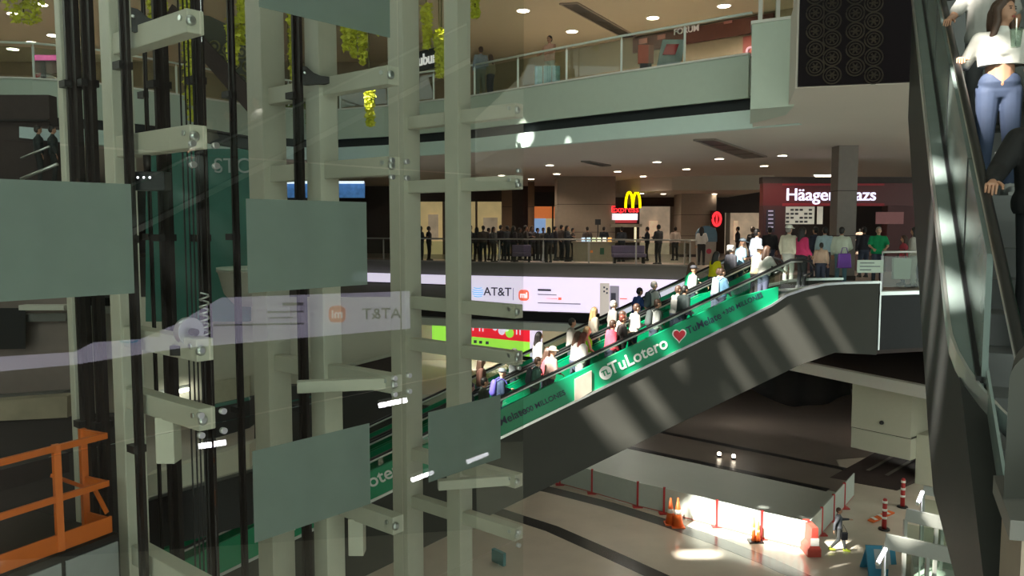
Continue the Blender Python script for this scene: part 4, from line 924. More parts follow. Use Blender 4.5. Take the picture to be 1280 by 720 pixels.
for k in (.2, .5, .8): q = p + Z3 * .05 + Vector((1.2, .6, .2)) * k; mb.beam(q + Z3 * .03 - Vector((.1, 0, 0)), q + Z3 * .03 + Vector((.05, .03, .01)), .31, .02)
mb.build('white_stripe', M_refl, t)
# pale wall block with dome camera over the dark passage, at the end of the lower storey slab
M_pw = mat('pale_wall_panel', (.50, .50, .40), .6, noise=.04)
w0, w1 = PY(1065, 500, 41.0), PY(1140, 500, 38.6); d = (w1 - w0); d.z = 0; d.normalize(); n = Vector((-d.y, d.x, 0))
t = wb = thing('wall_cladding', 'pale panelled wall block with a camera above the dark ramp passage', 'wall cladding', (w0.x, w0.y, -6.2))
def vq(a, b, z0, z1, th, m, nm, par):
    return MB().hexa([Vector((q.x, q.y, z)) for z in (z0, z1) for q in (a, b, b + n * th, a + n * th)]).build(nm, m, par)
zA = PY(1065, 535, 41.0).z; zB = PY(1065, 573, 41).z if 0 else -9.55
vq(w0, w1, -8.65, -6.2, 3, M_pw, 'upper_panel', t); vq(w0 + n * .05, w1 + n * .05, -9.75, -8.7, 3, M_pw, 'lower_panel', t); vq(w0 + n * .1, w1 + n * .1, -8.72, -8.6, 2.8, M_black, 'joint', t)
w2 = w1 + d * 1.9; vq(w1 + n * .6 + d * .02, w2 + n * .6, -11, -8.5, 2, M_pw, 'side_panel', t); vq(w1 + n * 2.5 + d * .02, w2 + n * 2.5 + d * 3, -8.5, -6.2, .3, M_dwall, 'dark_recess', t)
c = PP(1103, 528, w0, n); t = thing('dome_camera', 'dark dome security camera on the pale wall block', 'camera', c)
MB().lathe([(.14, 0), (.14, .05)], c, 14, -n).build('mount', M_pw, t); MB().lathe([(.11, 0), (.10, .08), (.05, .16), (.01, .18)], c - n * .05, 14, -n).build('dome', M_black, t)
# dark ramp behind, draped dark sheet
t = thing('dark_ramp', 'dark striped ramp in the passage below the pale wall block', 'ramp', (w0.x, w0.y, GZ))
q = [w0 - n * 2.0, w1 - n * 1.2, w1 + n * 9, w0 + n * 9]
MB().hexa([Vector((k.x, k.y, GZ)) for k in q] + [Vector((k.x, k.y, z)) for k, z in zip(q, (GZ + .02, GZ + .02, GZ + 1.2, GZ + 1.2))]).build('surface', M_dwall, t)
mb = MB()
for u in (.3, .62): a = lerp(w0, w1, u); mb.hexa([Vector((k.x, k.y, z + dz_)) for dz_ in (0, .012) for k, z in ((a - n * .1, GZ + .27), (a + d * .18 - n * .1, GZ + .27), (a + d * .18 + n * 8.9, GZ + 1.2), (a + n * 8.9, GZ + 1.2))])
mb.build('stripe', mat('ramp_stripe', (.14, .12, .10)), t)
a, b = PY(925, 480, 50), PY(1064, 490, 46); L = (b - a).length; dd = (b - a).normalized()
t = thing('black_drape', 'sagging black sheet hung along the lower storey edge left of the pale block', 'drape', a)
mb = MB(); G_ = []
for i in range(21):
    u = i / 20; q = a.lerp(b, u); row = []
    for j in range(6): v = j / 5; z = -6.3 - v * 1.7 - math.sin(math.pi * u) * (.9 * v + .25); row.append(mb.b.verts.new((q.x, q.y + .25 * math.sin(u * 21 + v), z)))
    G_.append(row)
for A, B in zip(G_, G_[1:]):
    for k in range(5): f = mb.b.faces.new((A[k], B[k], B[k + 1], A[k + 1])); f.smooth = True
o = mb.build('sheet', mat('black_sheet', (.018, .018, .02), .8), t); o.modifiers.new('s', 'SOLIDIFY').thickness = .03
MB().tube([a + Vector((0, .1, 0)) + Z3 * (-6.2 - a.z), b + Vector((0, .1, 0)) + Z3 * (-6.2 - b.z)], .05, 6).build('rope', M_dark, t)
# white framed parapets of the lower stair, bottom right
M_par = mat('pale_grey_parapet', (.36, .37, .34), .5, noise=.05)
def frame_rail(lab, pa, pb, Y0, Y1, hh, floor_z, posts=3, glassy=True):
    a, b = PY(*pa, Y0), PY(*pb, Y1); t = thing('white_parapet', lab, 'railing', Vector((a.x, a.y, floor_z)), 'white parapets bottom right')
    MB().beam(a, b, .1, hh).build('top_band', M_par, t, bevel=.01)
    for k in range(posts):
        q = a.lerp(b, k / (posts - 1)); MB().box(q.x - .05, q.x + .05, q.y - .05, q.y + .05, floor_z, q.z - hh * .4).build('post', M_par, t)
    if glassy: MB().beam(a - Z3 * ((a.z - floor_z) / 2 + .1), b - Z3 * ((b.z - floor_z) / 2 + .1), .012, max(.3, (a.z - floor_z) - .4)).build('glass_pane', M_glass, t)
    return a, b
frame_rail('narrow white parapet, uppermost of the three in the lower right', (1154, 612), (1205, 622), 26, 25.4, .3, -9.6)
frame_rail('white parapet, middle one of the three in the lower right', (1132, 643), (1210, 661), 25, 24.3, .42, -9.6)
frame_rail('wide white parapet, lowest of the three in the lower right', (1106, 676), (1215, 700), 24, 23.2, .48, -10.2, 3, False)
t = struct(MB().slab([(PY(1100, 660, 23.3).x, 22.8), (20, 22.2), (20, 28), (PY(1140, 660, 26).x, 27.5)], -11, -10.2).build('trim_15', M_wall))
MB_ = MB().slab([(PY(1140, 660, 24.5).x, 24.1), (20, 23.5), (20, 27.5), (PY(1150, 660, 26.5).x, 27)], -10.2, -9.6); struct(MB_.build('trim_16', M_grey))
for x0, y0, x1, y1, Y, lab in ((1147, 629, 1153, 615, 24.8, 'short glowing rod imitating a lamp reflection above the middle white parapet'), (1097, 704, 1107, 686, 22.6, 'short glowing rod imitating a lamp reflection before the blue notice board')):
    a, b = PY(x0, y0, Y), PY(x1, y1, Y + .35); t = thing('lamp_glint', lab, 'lamp reflection', a, 'imitated lamp reflections bottom right'); MB().tube([a, b], .055, 8).build('tube', M_lightw, t); MB().tube([a - (b - a) * .08, a], .06, 8).tube([b, b + (b - a) * .08], .06, 8).build('end_cap', M_white, t)  # glowing rods added in place of lamp reflections in glass
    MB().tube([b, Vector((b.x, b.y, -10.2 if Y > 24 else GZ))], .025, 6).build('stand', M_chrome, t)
p = gp(1104, 722); t = thing('notice_board', 'blue floor standing notice board with a pale sheet', 'notice board', p)
M_blue = mat('blue_board', (.05, .30, .50), .5)
MB().hexa([p + Vector(v) for v in ((-.5, 0, .0), (.5, -.1, .0), (.5, .0, .0), (-.5, .1, .0), (-.5, .35, 1.05), (.5, .25, 1.05), (.5, .35, 1.05), (-.5, .45, 1.05))]).build('board', M_blue, t)
MB().hexa([p + Vector(v) for v in ((-.25, .07, .3), (.3, .02, .3), (.3, .04, .3), (-.25, .09, .3), (-.25, .27, .95), (.3, .21, .95), (.3, .24, .95), (-.25, .30, .95))]).build('pale_sheet', mat('pale_sheet', (.5, .55, .6)), t)
MB().hexa([p + Vector(v) for v in ((-.45, .9, 0), (.45, .8, 0), (.45, .85, 0), (-.45, .95, 0), (-.45, .42, 1.0), (.45, .32, 1.0), (.45, .36, 1.0), (-.45, .46, 1.0))]).build('back_leg', M_blue, t)
p = gp(626, 703); t = thing('small_board', 'small tilted teal sign lying by the lowest lift arm', 'sign', p)
MB().hexa([p + Vector(v) for v in ((-.35, 0, .05), (.1, -.5, .05), (.2, -.4, .05), (-.25, .1, .05), (-.35, .1, .5), (.1, -.4, .5), (.2, -.3, .5), (-.25, .2, .5))]).build('panel', mat('teal_board', (.04, .22, .24)), t); MB().box(p.x - .1, p.x + .05, p.y - .3, p.y - .1, GZ, GZ + .08).build('foot', M_white, t)
# two lamp reflections in the polished floor, imitated by tiny glowing bumps
for i, (px, py) in enumerate(((899, 571), (917, 574))):
    p = PZ(px, py, -10.97) ; t = thing('floor_glint', f'tiny glowing bump imitating a lamp reflection on the dark brown court, {("left", "right")[i]} of the two', 'lamp', p, 'imitated court reflections')
    MB().lathe([(.13, 0), (.12, .1), (.05, .14)], p, 12).build('housing', M_dark, t); MB().lathe([(.10, .1), (.11, .2), (.04, .27)], p, 10).build('glint_glow', M_light, t)
# ================================================================== HANGING PLANTS
M_leaf = mat('lime_hanging_leaves', (.62, .64, .06), .5, noise=.5, nscale=9); M_leaf2 = mat('olive_hanging_leaves', (.20, .26, .06), .6, noise=.4, nscale=9)
def vine(px, y0, y1, Y, wpx, lab, m=M_leaf):
    top, bot_ = PY(px, y0, Y), PY(px, y1, Y); wd = wpx * Y / 1000 / 2; t = thing('hanging_vine', lab, 'hanging plant', top, 'hanging plant strands')
    rnd = random.Random(int(px * 7)); mb = MB(); L = top.z - bot_.z; n = int(80 + L * 190)
    for k in range(n):
        u = rnd.random(); z = top.z - L * u; taper = 1 - .45 * u; a = rnd.random() * 6.28; r = wd * taper * rnd.random() ** .5
        c = Vector((top.x + r * math.cos(a), top.y + r * math.sin(a) * .6, z)); s = rnd.uniform(.09, .17)
        e = Vector((rnd.uniform(-1, 1), rnd.uniform(-1, 1), rnd.uniform(-.6, .2))).normalized() * s; f = e.cross(Vector((rnd.uniform(-1, 1), rnd.uniform(-1, 1), .4))).normalized() * s * .45
        v = [mb.b.verts.new(c - e * .5), mb.b.verts.new(c + f), mb.b.verts.new(c + e * .8), mb.b.verts.new(c - f)]; mb.b.faces.new(v)
    mb.build('leaves', m, t)
    MB().tube([Vector((top.x, top.y, max(top.z, ZR))) if Y < 25 else Vector((top.x, top.y, max(top.z, ZC))), bot_ + Z3 * .3], .02, 5).build('stem', mat('vine_stem', (.10, .10, .03)), t)
VN = [(190, -25, 60, 29, 16, 'left of the upper lift arm, beside the first guide rail'), (203, 0, 45, 29.5, 10, 'a short tuft beside the first guide rail'), (235, -25, 150, 28, 24, 'falling behind the five hoist ropes'),
      (290, 20, 80, 27, 20, 'bright, before the ring patterned escalator side'), (301, -10, 55, 28, 9, 'slim, right beside the slim guide rail'), (366, 8, 100, 29, 14, 'left of the dark rail above the frosted square'), (390, 10, 75, 30, 12, 'right of the dark rail above the frosted square'),
      (432, 20, 62, 31, 12, 'leftmost of a cluster right of the front middle column'), (441, 20, 72, 31.4, 10, 'second of a cluster right of the front middle column'), (453, 20, 80, 31, 12, 'longest of a cluster right of the front middle column'),
      (476, 15, 42, 32, 22, 'short and wide, left of the rear right column'), (462, 112, 158, 30, 13, 'low, below the middle lift arm'), (533, 5, 60, 33, 14, 'upper left, over the black store sign'), (549, 38, 96, 32, 14, 'covering the end of the black store sign'),
      (552, 35, 90, 33, 10, 'just right of the store sign letters'), (594, -30, 22, 29, 14, 'right of the rightmost lift column, at the top edge'), (30, -20, 28, 30, 60, 'wide curtain in the top left corner'), (76, -20, 18, 30, 20, 'short, left of the leftmost pale post')]
for px, y0, y1, Y, wp, lab in VN: vine(px, y0, y1, 23.2 + (Y - 27) * .3, wp, 'strand of lime hanging plant, ' + lab)
for px, y0, y1, lab in ((362, 132, 165, 'dim olive strand of hanging plant left of the dark rail, low down'), (386, 130, 165, 'dim olive strand of hanging plant right of the dark rail, low down')): vine(px, y0, y1, 31, 9, lab, M_leaf2)
# ================================================================== BEHIND THE LIFT SHAFT
# upper left shop with a white arch
a, b = PY(36, 98, 30), PY(76, 98, 30); c = (a + b) / 2; r = (b.x - a.x) / 2
t = thing('shop_arch', 'white arched shop display with red edge, upper left behind the lift', 'shop display', (c.x, 30, ZU))
mb = MB(); P = [(c.x - r, ZU)] + [(c.x - r * math.cos(q), ZU + .55 + r * 1.0 * math.sin(q)) for q in [math.pi * i / 14 for i in range(15)]] + [(c.x + r, ZU)]
A = [mb.b.verts.new((x, 30, z)) for x, z in P]; B = [mb.b.verts.new((x, 30.3, z)) for x, z in P]; mb.b.faces.new(A); mb.b.faces.new(B[::-1])
for i in range(len(A)): mb.b.faces.new((A[i], A[i - 1], B[i - 1], B[i]))
mb.build('arch_panel', M_wall, t); MB().tube([Vector((x, 29.97, z)) for x, z in P[:9]], .06, 6).build('red_edge', M_rp, t); MB().box(c.x - .08, c.x + .05, 29.9, 30, ZU, ZU + 1.6).build('divider', M_dark, t)
a, b = PY(40, 72, 34), PY(92, 72, 34); t = thing('pink_sign', 'strip of magenta light in the upper left shop', 'sign', a); MB().box(a.x, b.x, 34, 34.1, a.z - .1, a.z + .1).build('tube', mat('magenta_glow', (.5, .08, .3), emit=.5), t); MB().box(a.x, b.x, 34.1, 34.3, a.z - .6, a.z + .15).build('board', M_dwall, t)
p0, p1 = PY(-60, 120, 23.6), PY(92, 120, 24.2); t = thing('bulkhead', 'dark soffit beam below the upper left balcony', 'beam', (p0.x, p0.y, 4.3))
MB().hexa([Vector(v) for v in ((p0.x, 22.9, 4.5), (p1.x, 22.9, 4.5), (p1.x, 23.3, 4.5), (p0.x, 23.3, 4.5), (p0.x, 22.9, 5.45), (p1.x, 22.9, 5.45), (p1.x, 23.3, 5.45), (p0.x, 23.3, 5.45))]).build('face', M_dwall, t); MB().box(p0.x, p1.x, 22.8, 22.9, 4.7, 4.76).build('edge', M_dark, t)
# escalator with ring pattern and dark truss, upper left
def para(name, lab, cat, Y, quad, th, m, nm):
    P = [PY(x, y, Y) for x, y in quad]; t = thing(name, lab, cat, P[0]); MB().hexa(P + [p + Vector((0, th, 0)) for p in P]).build(nm, m, t); return t
t = para('ring_patterned_escalator', 'escalator with ring printed side, seen through the hoist ropes', 'escalator', 26, [(205, 12), (345, 150), (345, 60), (262, 20)], 1.0, mat('olive_black_panel', (.055, .06, .04), .5), 'side_panel')
mb = MB(); rr = .17
for i in range(5):
    for j in range(4):
        x, y = 268 + j * 17 + (8 if i % 2 else 0), 58 + i * 17 + j * 4
        if 20 + (x - 262) * .6 < y < 12 + (x - 205) * .98 - 6 and x < 338:
            c = PY(x, y, 25.98); mb.tube([c + RT * (rr * math.cos(q)) + Z3 * (rr * math.sin(q)) for q in [2 * math.pi * k / 14 for k in range(15)]], .03, 4); mb.lathe([(.07, 0), (.07, .01)], c, 10, (0, -1, 0))
mb.build('ring_emblem', mat('olive_gold_print', (.20, .19, .08), .6, noise=.4), t)
P = [PY(x, y, 25.7) for x, y in ((205, 20), (318, 150), (352, 152), (352, 128), (320, 118), (215, 5))]
mb = MB(); A = [mb.b.verts.new(p) for p in P]; B = [mb.b.verts.new(p + Vector((0, .25, 0))) for p in P]; mb.b.faces.new(A); mb.b.faces.new(B[::-1])
for i in range(6): mb.b.faces.new((A[i], A[i - 1], B[i - 1], B[i]))
mb.build('dark_truss', M_dwall, t)
t = para('bridge_beam', 'dark horizontal bridge beam ending at the wide middle column', 'beam', 20.5, [(255, 178), (348, 192), (348, 178), (255, 162)], .6, mat('bridge_grey', (.028, .028, .03), .5), 'side')
MB().tube([PY(255, 162, 20.45), PY(348, 178, 20.45)], .04, 6).build('edge', M_dark, t)
M_teal = mat('teal_back_painted_glass', (.055, .17, .14), .2, noise=.25, nscale=.8)
t = para('teal_glazing', 'teal glass wall with faint pale lettering behind the hoist ropes', 'glass wall', 24, [(182, 402), (312, 402), (312, 186), (182, 186)], .15, M_teal, 'panel')
text('STC', 'lettering', mat('pale_print', (.35, .42, .42), noise=0), t, PY(290, 208, 23.97), RT, Z3, .62, .01, .0, mirror=True)
t = para('blue_lit_sign', 'strip of blue lit shop windows just above the frosted square', 'shop sign', 30, [(300, 247), (455, 247), (455, 228), (300, 228)], .2, mat('blue_lit_window', (.07, .20, .50), emit=.35, noise=.5), 'window'); MB().beam(PY(300, 228, 29.9), PY(455, 228, 29.9), .1, .09).build('light_strip', mat('cool_strip', (.8, .9, 1), emit=1, noise=0), t)
c = PY(318, 340, 23); t = thing('curved_parapet', 'pale rounded balcony parapet below the teal glass wall', 'balcony parapet', (c.x, c.y, -.7))
MB().lathe([(.55, -.95), (.85, -.6), (1.0, 0), (1.05, .05), (1.0, .08)], c, 28).build('bowl', M_wall, t); MB().lathe([(1.04, .08), (1.04, .14)], c, 28).build('rim', M_fascia, t)
t = para('curved_balcony', 'pale rounded balcony corner left of the wide middle column', 'balcony parapet', 22, [(313, 132), (350, 150), (350, 84), (322, 76)], .3, M_fascia, 'panel'); MB().beam(PY(322, 76, 21.95), PY(350, 84, 21.95), .1, .06).build('cap', M_white, t)
# walls, slab bands and parapets of the storey below, seen low through the shaft
M_mir = mat('pale_plaster_low', (.62, .59, .49), .8, noise=.05)
para('plaster_panel', 'pale beige wall low behind the shaft, right of the nearest column', 'wall panel', 27, [(160, 500), (505, 500), (505, 372), (160, 372)], .3, M_mir, 'panel')
t = para('service_deck', 'dark glazed deck front below the pale beige wall', 'balcony front', 14.9, [(255, 552), (312, 535), (312, 498), (255, 510)], .3, M_black, 'front'); MB().beam(PY(255, 510, 14.85), PY(312, 498, 14.85), .08, .06).build('edge', M_teal, t)
para('lower_band', 'pale sloping slab band above the darkest opening in the shaft', 'slab edge', 14.6, [(180, 622), (312, 585), (312, 555), (180, 596)], .4, M_mir, 'band')
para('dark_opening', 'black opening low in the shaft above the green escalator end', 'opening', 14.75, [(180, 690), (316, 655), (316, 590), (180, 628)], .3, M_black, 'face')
t = para('tube_fixture', 'white fluorescent fixture on the pale beige wall behind the ropes', 'ceiling light', 26.6, [(200, 497), (235, 489), (235, 485), (200, 492)], .12, mat('fluorescent', (.9, .9, .8), emit=9, noise=0), 'tube'); MB().beam(PY(198, 490, 26.7), PY(237, 482, 26.7), .15, .1).build('housing', M_white, t)
para('window_blind', 'cream blind panel on the pale wall between ropes and wide column', 'blind', 26.8, [(262, 520), (312, 510), (312, 470), (262, 478)], .1, mat('cream_blind', (.55, .52, .40), .8), 'panel')
t = para('cable_tray', 'dark service opening with ledge on the pale wall near the rear right column', 'opening', 26.4, [(418, 470), (492, 480), (492, 444), (418, 462)], .25, M_dwall, 'recess'); MB().beam(PY(416, 462, 26.3), PY(494, 442, 26.3), .1, .1).beam(PY(416, 466, 26.3), PY(494, 484, 26.3), .1, .12).build('ledge', M_beige, t)
t = para('dark_lobby', 'dark lobby opening between the stacked frosted squares', 'opening', 25.2, [(318, 560), (500, 560), (500, 482), (318, 482)], .3, mat('dark_lobby_face', (.035, .036, .036), .5), 'face'); MB().beam(PY(318, 512, 25.1), PY(500, 470, 25.1), .05, .05).build('glass_edge', M_teal, t)
# left edge: beige back wall, dark ledge and machine shelf
t = para('rear_lining', 'brownish rear wall of the lift shaft at the left edge', 'wall panel', 13.5, [(-160, 540), (100, 540), (100, 360), (-160, 360)], .2, mat('brown_plaster', (.20, .155, .14), .8, noise=.1), 'panel')
MB().beam(PY(-160, 506, 13.4), PY(84, 490, 13.4), .2, .06).beam(PY(-160, 400, 13.4), PY(86, 396, 13.4), .2, .12).build('ledge', M_gfas, t)
MB().hexa([Vector(v) for v in [PY(x, y, 13.2) for x, y in ((-60, 438), (32, 436), (32, 385), (-60, 385))]] + [Vector(v) for v in [PY(x, y, 13.45) for x, y in ((-60, 438), (32, 436), (32, 385), (-60, 385))]]).build('dark_box', M_black, t)
MB().beam(PY(28, 384, 13.0), PY(84, 384, 13.0), .2, .08).build('pale_shelf', M_wall, t)
para('concrete_band', 'rough cream concrete band above the orange guard rail', 'concrete band', 12.7, [(-160, 534), (84, 522), (84, 495), (-160, 512)], .3, mat('rough_cream_concrete', (.24, .20, .14), .9, noise=.45, nscale=2.5), 'band')
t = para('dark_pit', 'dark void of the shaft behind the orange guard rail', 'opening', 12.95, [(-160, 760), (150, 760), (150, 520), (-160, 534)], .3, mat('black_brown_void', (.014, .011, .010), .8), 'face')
# seen between: small window with diagonal rails, upper left
t = para('stair_opening', 'opening with diagonal handrails and a pale light band, left of the lift', 'opening', 22.6, [(-60, 236), (92, 236), (92, 158), (-60, 158)], .3, M_dwall, 'face'); MB().hexa([PY(x, y, 22.5) for x, y in ((24, 172), (78, 178), (78, 163), (24, 158))] + [PY(x, y, 22.6) for x, y in ((24, 172), (78, 178), (78, 163), (24, 158))]).build('light_band', mat('dim_cool_band', (.30, .38, .36), emit=.25), t)
MB().tube([PY(26, 198, 21.6), PY(62, 183, 21.6)], .03, 6).build('handrail', M_chrome, t); MB().tube([PY(26, 224, 21.2), PY(72, 205, 21.2)], .045, 6).build('handrail', M_chrome, t)
a, b = PY(-60, 232, 22.1), PY(92, 232, 22.1); MB().box(a.x, b.x, 21.3, 22.6, a.z - .1, a.z).build('landing', M_dwall, t); STZ = a.z
# ================================================================== PEOPLE
# local frame: faces +X, left is +Y, soles at z 0, about 1.70 m tall
V = Vector
ARMS = {  # pose: ((left elbow, left wrist), (right elbow, right wrist))
    'stand': ((V((-.03, .25, 1.13)), V((.06, .26, .88))), (V((-.03, -.25, 1.13)), V((.06, -.26, .88)))),
    'rail_right': ((V((-.02, .26, 1.13)), V((.14, .22, .95))), (V((.10, -.31, 1.17)), V((.33, -.36, 1.10)))),
    'rail_left': ((V((.10, .31, 1.17)), V((.33, .36, 1.10))), (V((-.02, -.26, 1.13)), V((.14, -.22, .95)))),
    'phone': ((V((.03, .25, 1.12)), V((.27, .09, 1.18))), (V((.03, -.25, 1.12)), V((.27, -.09, 1.20)))),
    'lean': ((V((.14, .26, 1.14)), V((.38, .18, 1.07))), (V((.14, -.26, 1.14)), V((.38, -.18, 1.07)))),
    'bag': ((V((-.02, .25, 1.13)), V((.05, .25, .9))), (V((.06, -.26, 1.12)), V((.22, -.12, 1.02)))),
    'rail_near': ((V((-.02, .26, 1.13)), V((.20, .20, 1.08))), (V((-.12, -.29, 1.17)), V((.08, -.32, 1.19)))),
    'walk': ((V((.14, .26, 1.19)), V((.38, .20, 1.24))), (V((-.14, -.25, 1.15)), V((-.16, -.27, .90)))),
}
LEGS = {'stand': ((V((.03, .10, .49)), V((-.01, .11, .08))), (V((.03, -.10, .49)), V((-.01, -.11, .08)))),
        'walk': ((V((.19, .09, .50)), V((.27, .09, .09))), (V((.02, -.09, .49)), V((-.26, -.09, .14)))),
        'step': ((V((.08, .10, .50)), V((.04, .11, .08))), (V((-.02, -.10, .49)), V((-.12, -.11, .08))))}
def remesh(mb, vox, smooth=3):
    me = mb.mesh('tmp'); o = bpy.data.objects.new('tmp', me); C.objects.link(o)
    r = o.modifiers.new('r', 'REMESH'); r.mode = 'VOXEL'; r.voxel_size = vox; r.use_smooth_shade = True
    s = o.modifiers.new('s', 'SMOOTH'); s.factor = .5; s.iterations = smooth
    bpy.context.view_layer.update(); ev = o.evaluated_get(bpy.context.evaluated_depsgraph_get()); out = bpy.data.meshes.new_from_object(ev)
    bpy.data.objects.remove(o); bpy.data.meshes.remove(me)
    for p in out.polygons: p.use_smooth = True
    out.materials.clear()
    return out
_pm = {}
def hand(mb, el, wr, side, curl, n=6):
    d = (wr - el).normalized(); lat = V((0, side, 0)); lat = (lat - d * lat.dot(d)).normalized(); nrm = d.cross(lat) * side  # palm normal
    if nrm.z > 0 and curl: nrm = -nrm
    pc = wr + d * .05
    for f in range(4):
        o_ = (f - 1.5) * .019; ln = (.066, .076, .072, .056)[f]
        b = wr + d * .085 + lat * o_; k = b + d * ln * .5 * (1 - .3 * curl) + nrm * ln * .35 * curl; e = k + d * ln * .5 * (1 - .85 * curl) + nrm * ln * .5 * (.3 + curl * .6)
        mb.caps(b, k, .0092, .0085, n); mb.caps(k, e, .0085, .007, n)
    b = wr + d * .03 - lat * .03; k = b + d * .035 - lat * .028 + nrm * .01; e = k + d * .032 + nrm * .012 - lat * .004
    mb.caps(b, k, .0115, .010, n); mb.caps(k, e, .010, .008, n)
def head_parts(mb, fem, hx=0, n=12):
    mb.caps((-.005, 0, 1.40), (.012, 0, 1.53), .052, .05, n)
    mb.ell((.012, 0, 1.615), (.094, .074, .105), n); mb.ell((.045, 0, 1.56), (.058, .054, .062), n); mb.caps((.09, 0, 1.60), (.112, 0, 1.575), .012, .016, 8)
    mb.ell((.082, 0, 1.548), (.022, .028, .012), 8)
    for s in (1, -1): mb.ell((.0, .077 * s, 1.595), (.02, .012, .032), 8)
def body_mesh(arm, leg, fem, vox):
    key = ('b', arm, leg, fem, vox)
    if key in _pm: return _pm[key]
    mb = MB(); sh = .165 if fem else .185; n = 12
    head_parts(mb, fem)
    mb.caps((0, 0, 1.0), (0, 0, 1.30), .115, .12, n); mb.caps((0, .06, .95), (0, -.06, .95), .092, .092, n); mb.caps((0, .11, 1.36), (0, -.11, 1.36), .07, .07, n)
    for s, (el, wr) in zip((1, -1), ARMS[arm]):
        S_ = V((-.01, sh * s, 1.385)); el = V((el.x, el.y - (.02 * s if fem else 0), el.z))
        mb.caps(S_, el, .050 if not fem else .043, .038, n); mb.caps(el, wr, .038, .026, n); d = (wr - el).normalized()
        lat = V((0, 1, 0)); 
        for o_ in (-.018, 0, .018): mb.caps(wr, wr + d * .085 + V((0, o_, 0)), .022, .016, 8)
    for s, (kn, an) in zip((1, -1), LEGS[leg]):
        mb.caps((0, .085 * s, .90), kn, .076, .052, n); mb.caps(kn, an, .054, .036, n); mb.caps(an, an + V((.12, .01 * s, -.04)), .032, .024, n)
    me = remesh(mb, vox)
    bm = bmesh.new(); bm.from_mesh(me); mb = MB(); mb.b.free(); mb.b = bm
    for f in bm.faces: f.material_index = 0
    for s, (el, wr) in zip((1, -1), ARMS[arm]):
        el = V((el.x, el.y - (.02 * s if fem else 0), el.z)); hand(mb, el, wr, s, .9 if arm.startswith('rail') or arm in ('phone', 'lean') else .35)
    mb.mi = 1
    for s in (1, -1): mb.ell((.097, .032 * s, 1.616), (.007, .012, .0055), 8)
    mb.mi = 2; mb.ell((.104, 0, 1.548), (.008, .024, .009), 8)
    for s in (1, -1): mb.mi = 1; mb.beam((.099, .018 * s, 1.636), (.092, .046 * s, 1.634), .008, .004)
    out = mb.mesh('body'); 
    for p in out.polygons: p.use_smooth = True
    bpy.data.meshes.remove(me); _pm[key] = out; return out
def top_mesh(arm, fem, sleeve, vox, crop=0, bulky=0):
    key = ('t', arm, fem, sleeve, vox, crop, bulky)
    if key in _pm: return _pm[key]
    mb = MB(); sh = .165 if fem else .185; n = 12; g = .018 + bulky; z0 = 1.14 if crop else .90
    zb_ = z0 + (.0 if crop else .1)
    mb.caps((0, .05, zb_), (0, .06, 1.30), .115 + g * .7, .118 + g, n); mb.caps((0, -.05, zb_), (0, -.06, 1.30), .115 + g * .7, .118 + g, n)
    if not crop: mb.caps((0, .06, .97), (0, -.06, .97), .118 + g, .118 + g, n)
    mb.caps((0, .12, 1.365), (0, -.12, 1.365), .075 + g * .4, .075 + g * .4, n); mb.caps((0, 0, 1.40), (.004, 0, 1.455), .07, .058, n)
    if fem: mb.ell((.085, 0, 1.255), (.062, .125, .07), n)
    for s, (el, wr) in zip((1, -1), ARMS[arm]):
        S_ = V((-.01, sh * s, 1.38)); el = V((el.x, el.y - (.02 * s if fem else 0), el.z))
        if sleeve == 'long': mb.caps(S_, el, .06 + g * .6, .05 + g * .4, n); mb.caps(el, el.lerp(wr, .93), .05 + g * .4, .038 + g * .2, n)
        elif sleeve == 'short': mb.caps(S_, S_.lerp(el, .68), .06 + g * .5, .06 + g * .4, n)
    out = remesh(mb, vox)
    bm = bmesh.new(); bm.from_mesh(out); bmesh.ops.bisect_plane(bm, geom=bm.verts[:] + bm.edges[:] + bm.faces[:], plane_co=(0, 0, z0), plane_no=(0, 0, -1), clear_outer=True)
    ed = [e for e in bm.edges if e.is_boundary]; bmesh.ops.holes_fill(bm, edges=ed); bm.to_mesh(out); bm.free()
    _pm[key] = out; return out
def legs_mesh(leg, fem, vox, short=0):
    key = ('l', leg, fem, vox, short)
    if key in _pm: return _pm[key]
    mb = MB(); n = 12
    mb.caps((0, .055, .99), (0, -.055, .99), .112, .112, n); mb.caps((-.02, .07, .92), (-.02, -.07, .92), .118 if fem else .112, .118 if fem else .112, n)
    for s, (kn, an) in zip((1, -1), LEGS[leg]):
        mb.caps((0, .088 * s, .90), kn, .098, .070, n)
        if not short: mb.caps(kn, an + V((0, 0, .01)), .070, .055, n)
    out = remesh(mb, vox); _pm[key] = out; return out
def shoes_mesh(leg, vox):
    key = ('s', leg)
    if key in _pm: return _pm[key]
    mb = MB()
    for s, (kn, an) in zip((1, -1), LEGS[leg]):
        up = max(0, an.z - .08); mb.caps(an + V((-.035, 0, -.035)), an + V((.15, .012 * s, -.042)), .050, .040, 10); mb.caps(an + V((0, 0, .03)), an + V((.03, 0, -.03)), .052, .05, 10); mb.box(an.x - .075, an.x + .185, an.y - .042, an.y + .05, up, up + .028)
    out = mb.mesh('shoes'); _pm[key] = out; return out
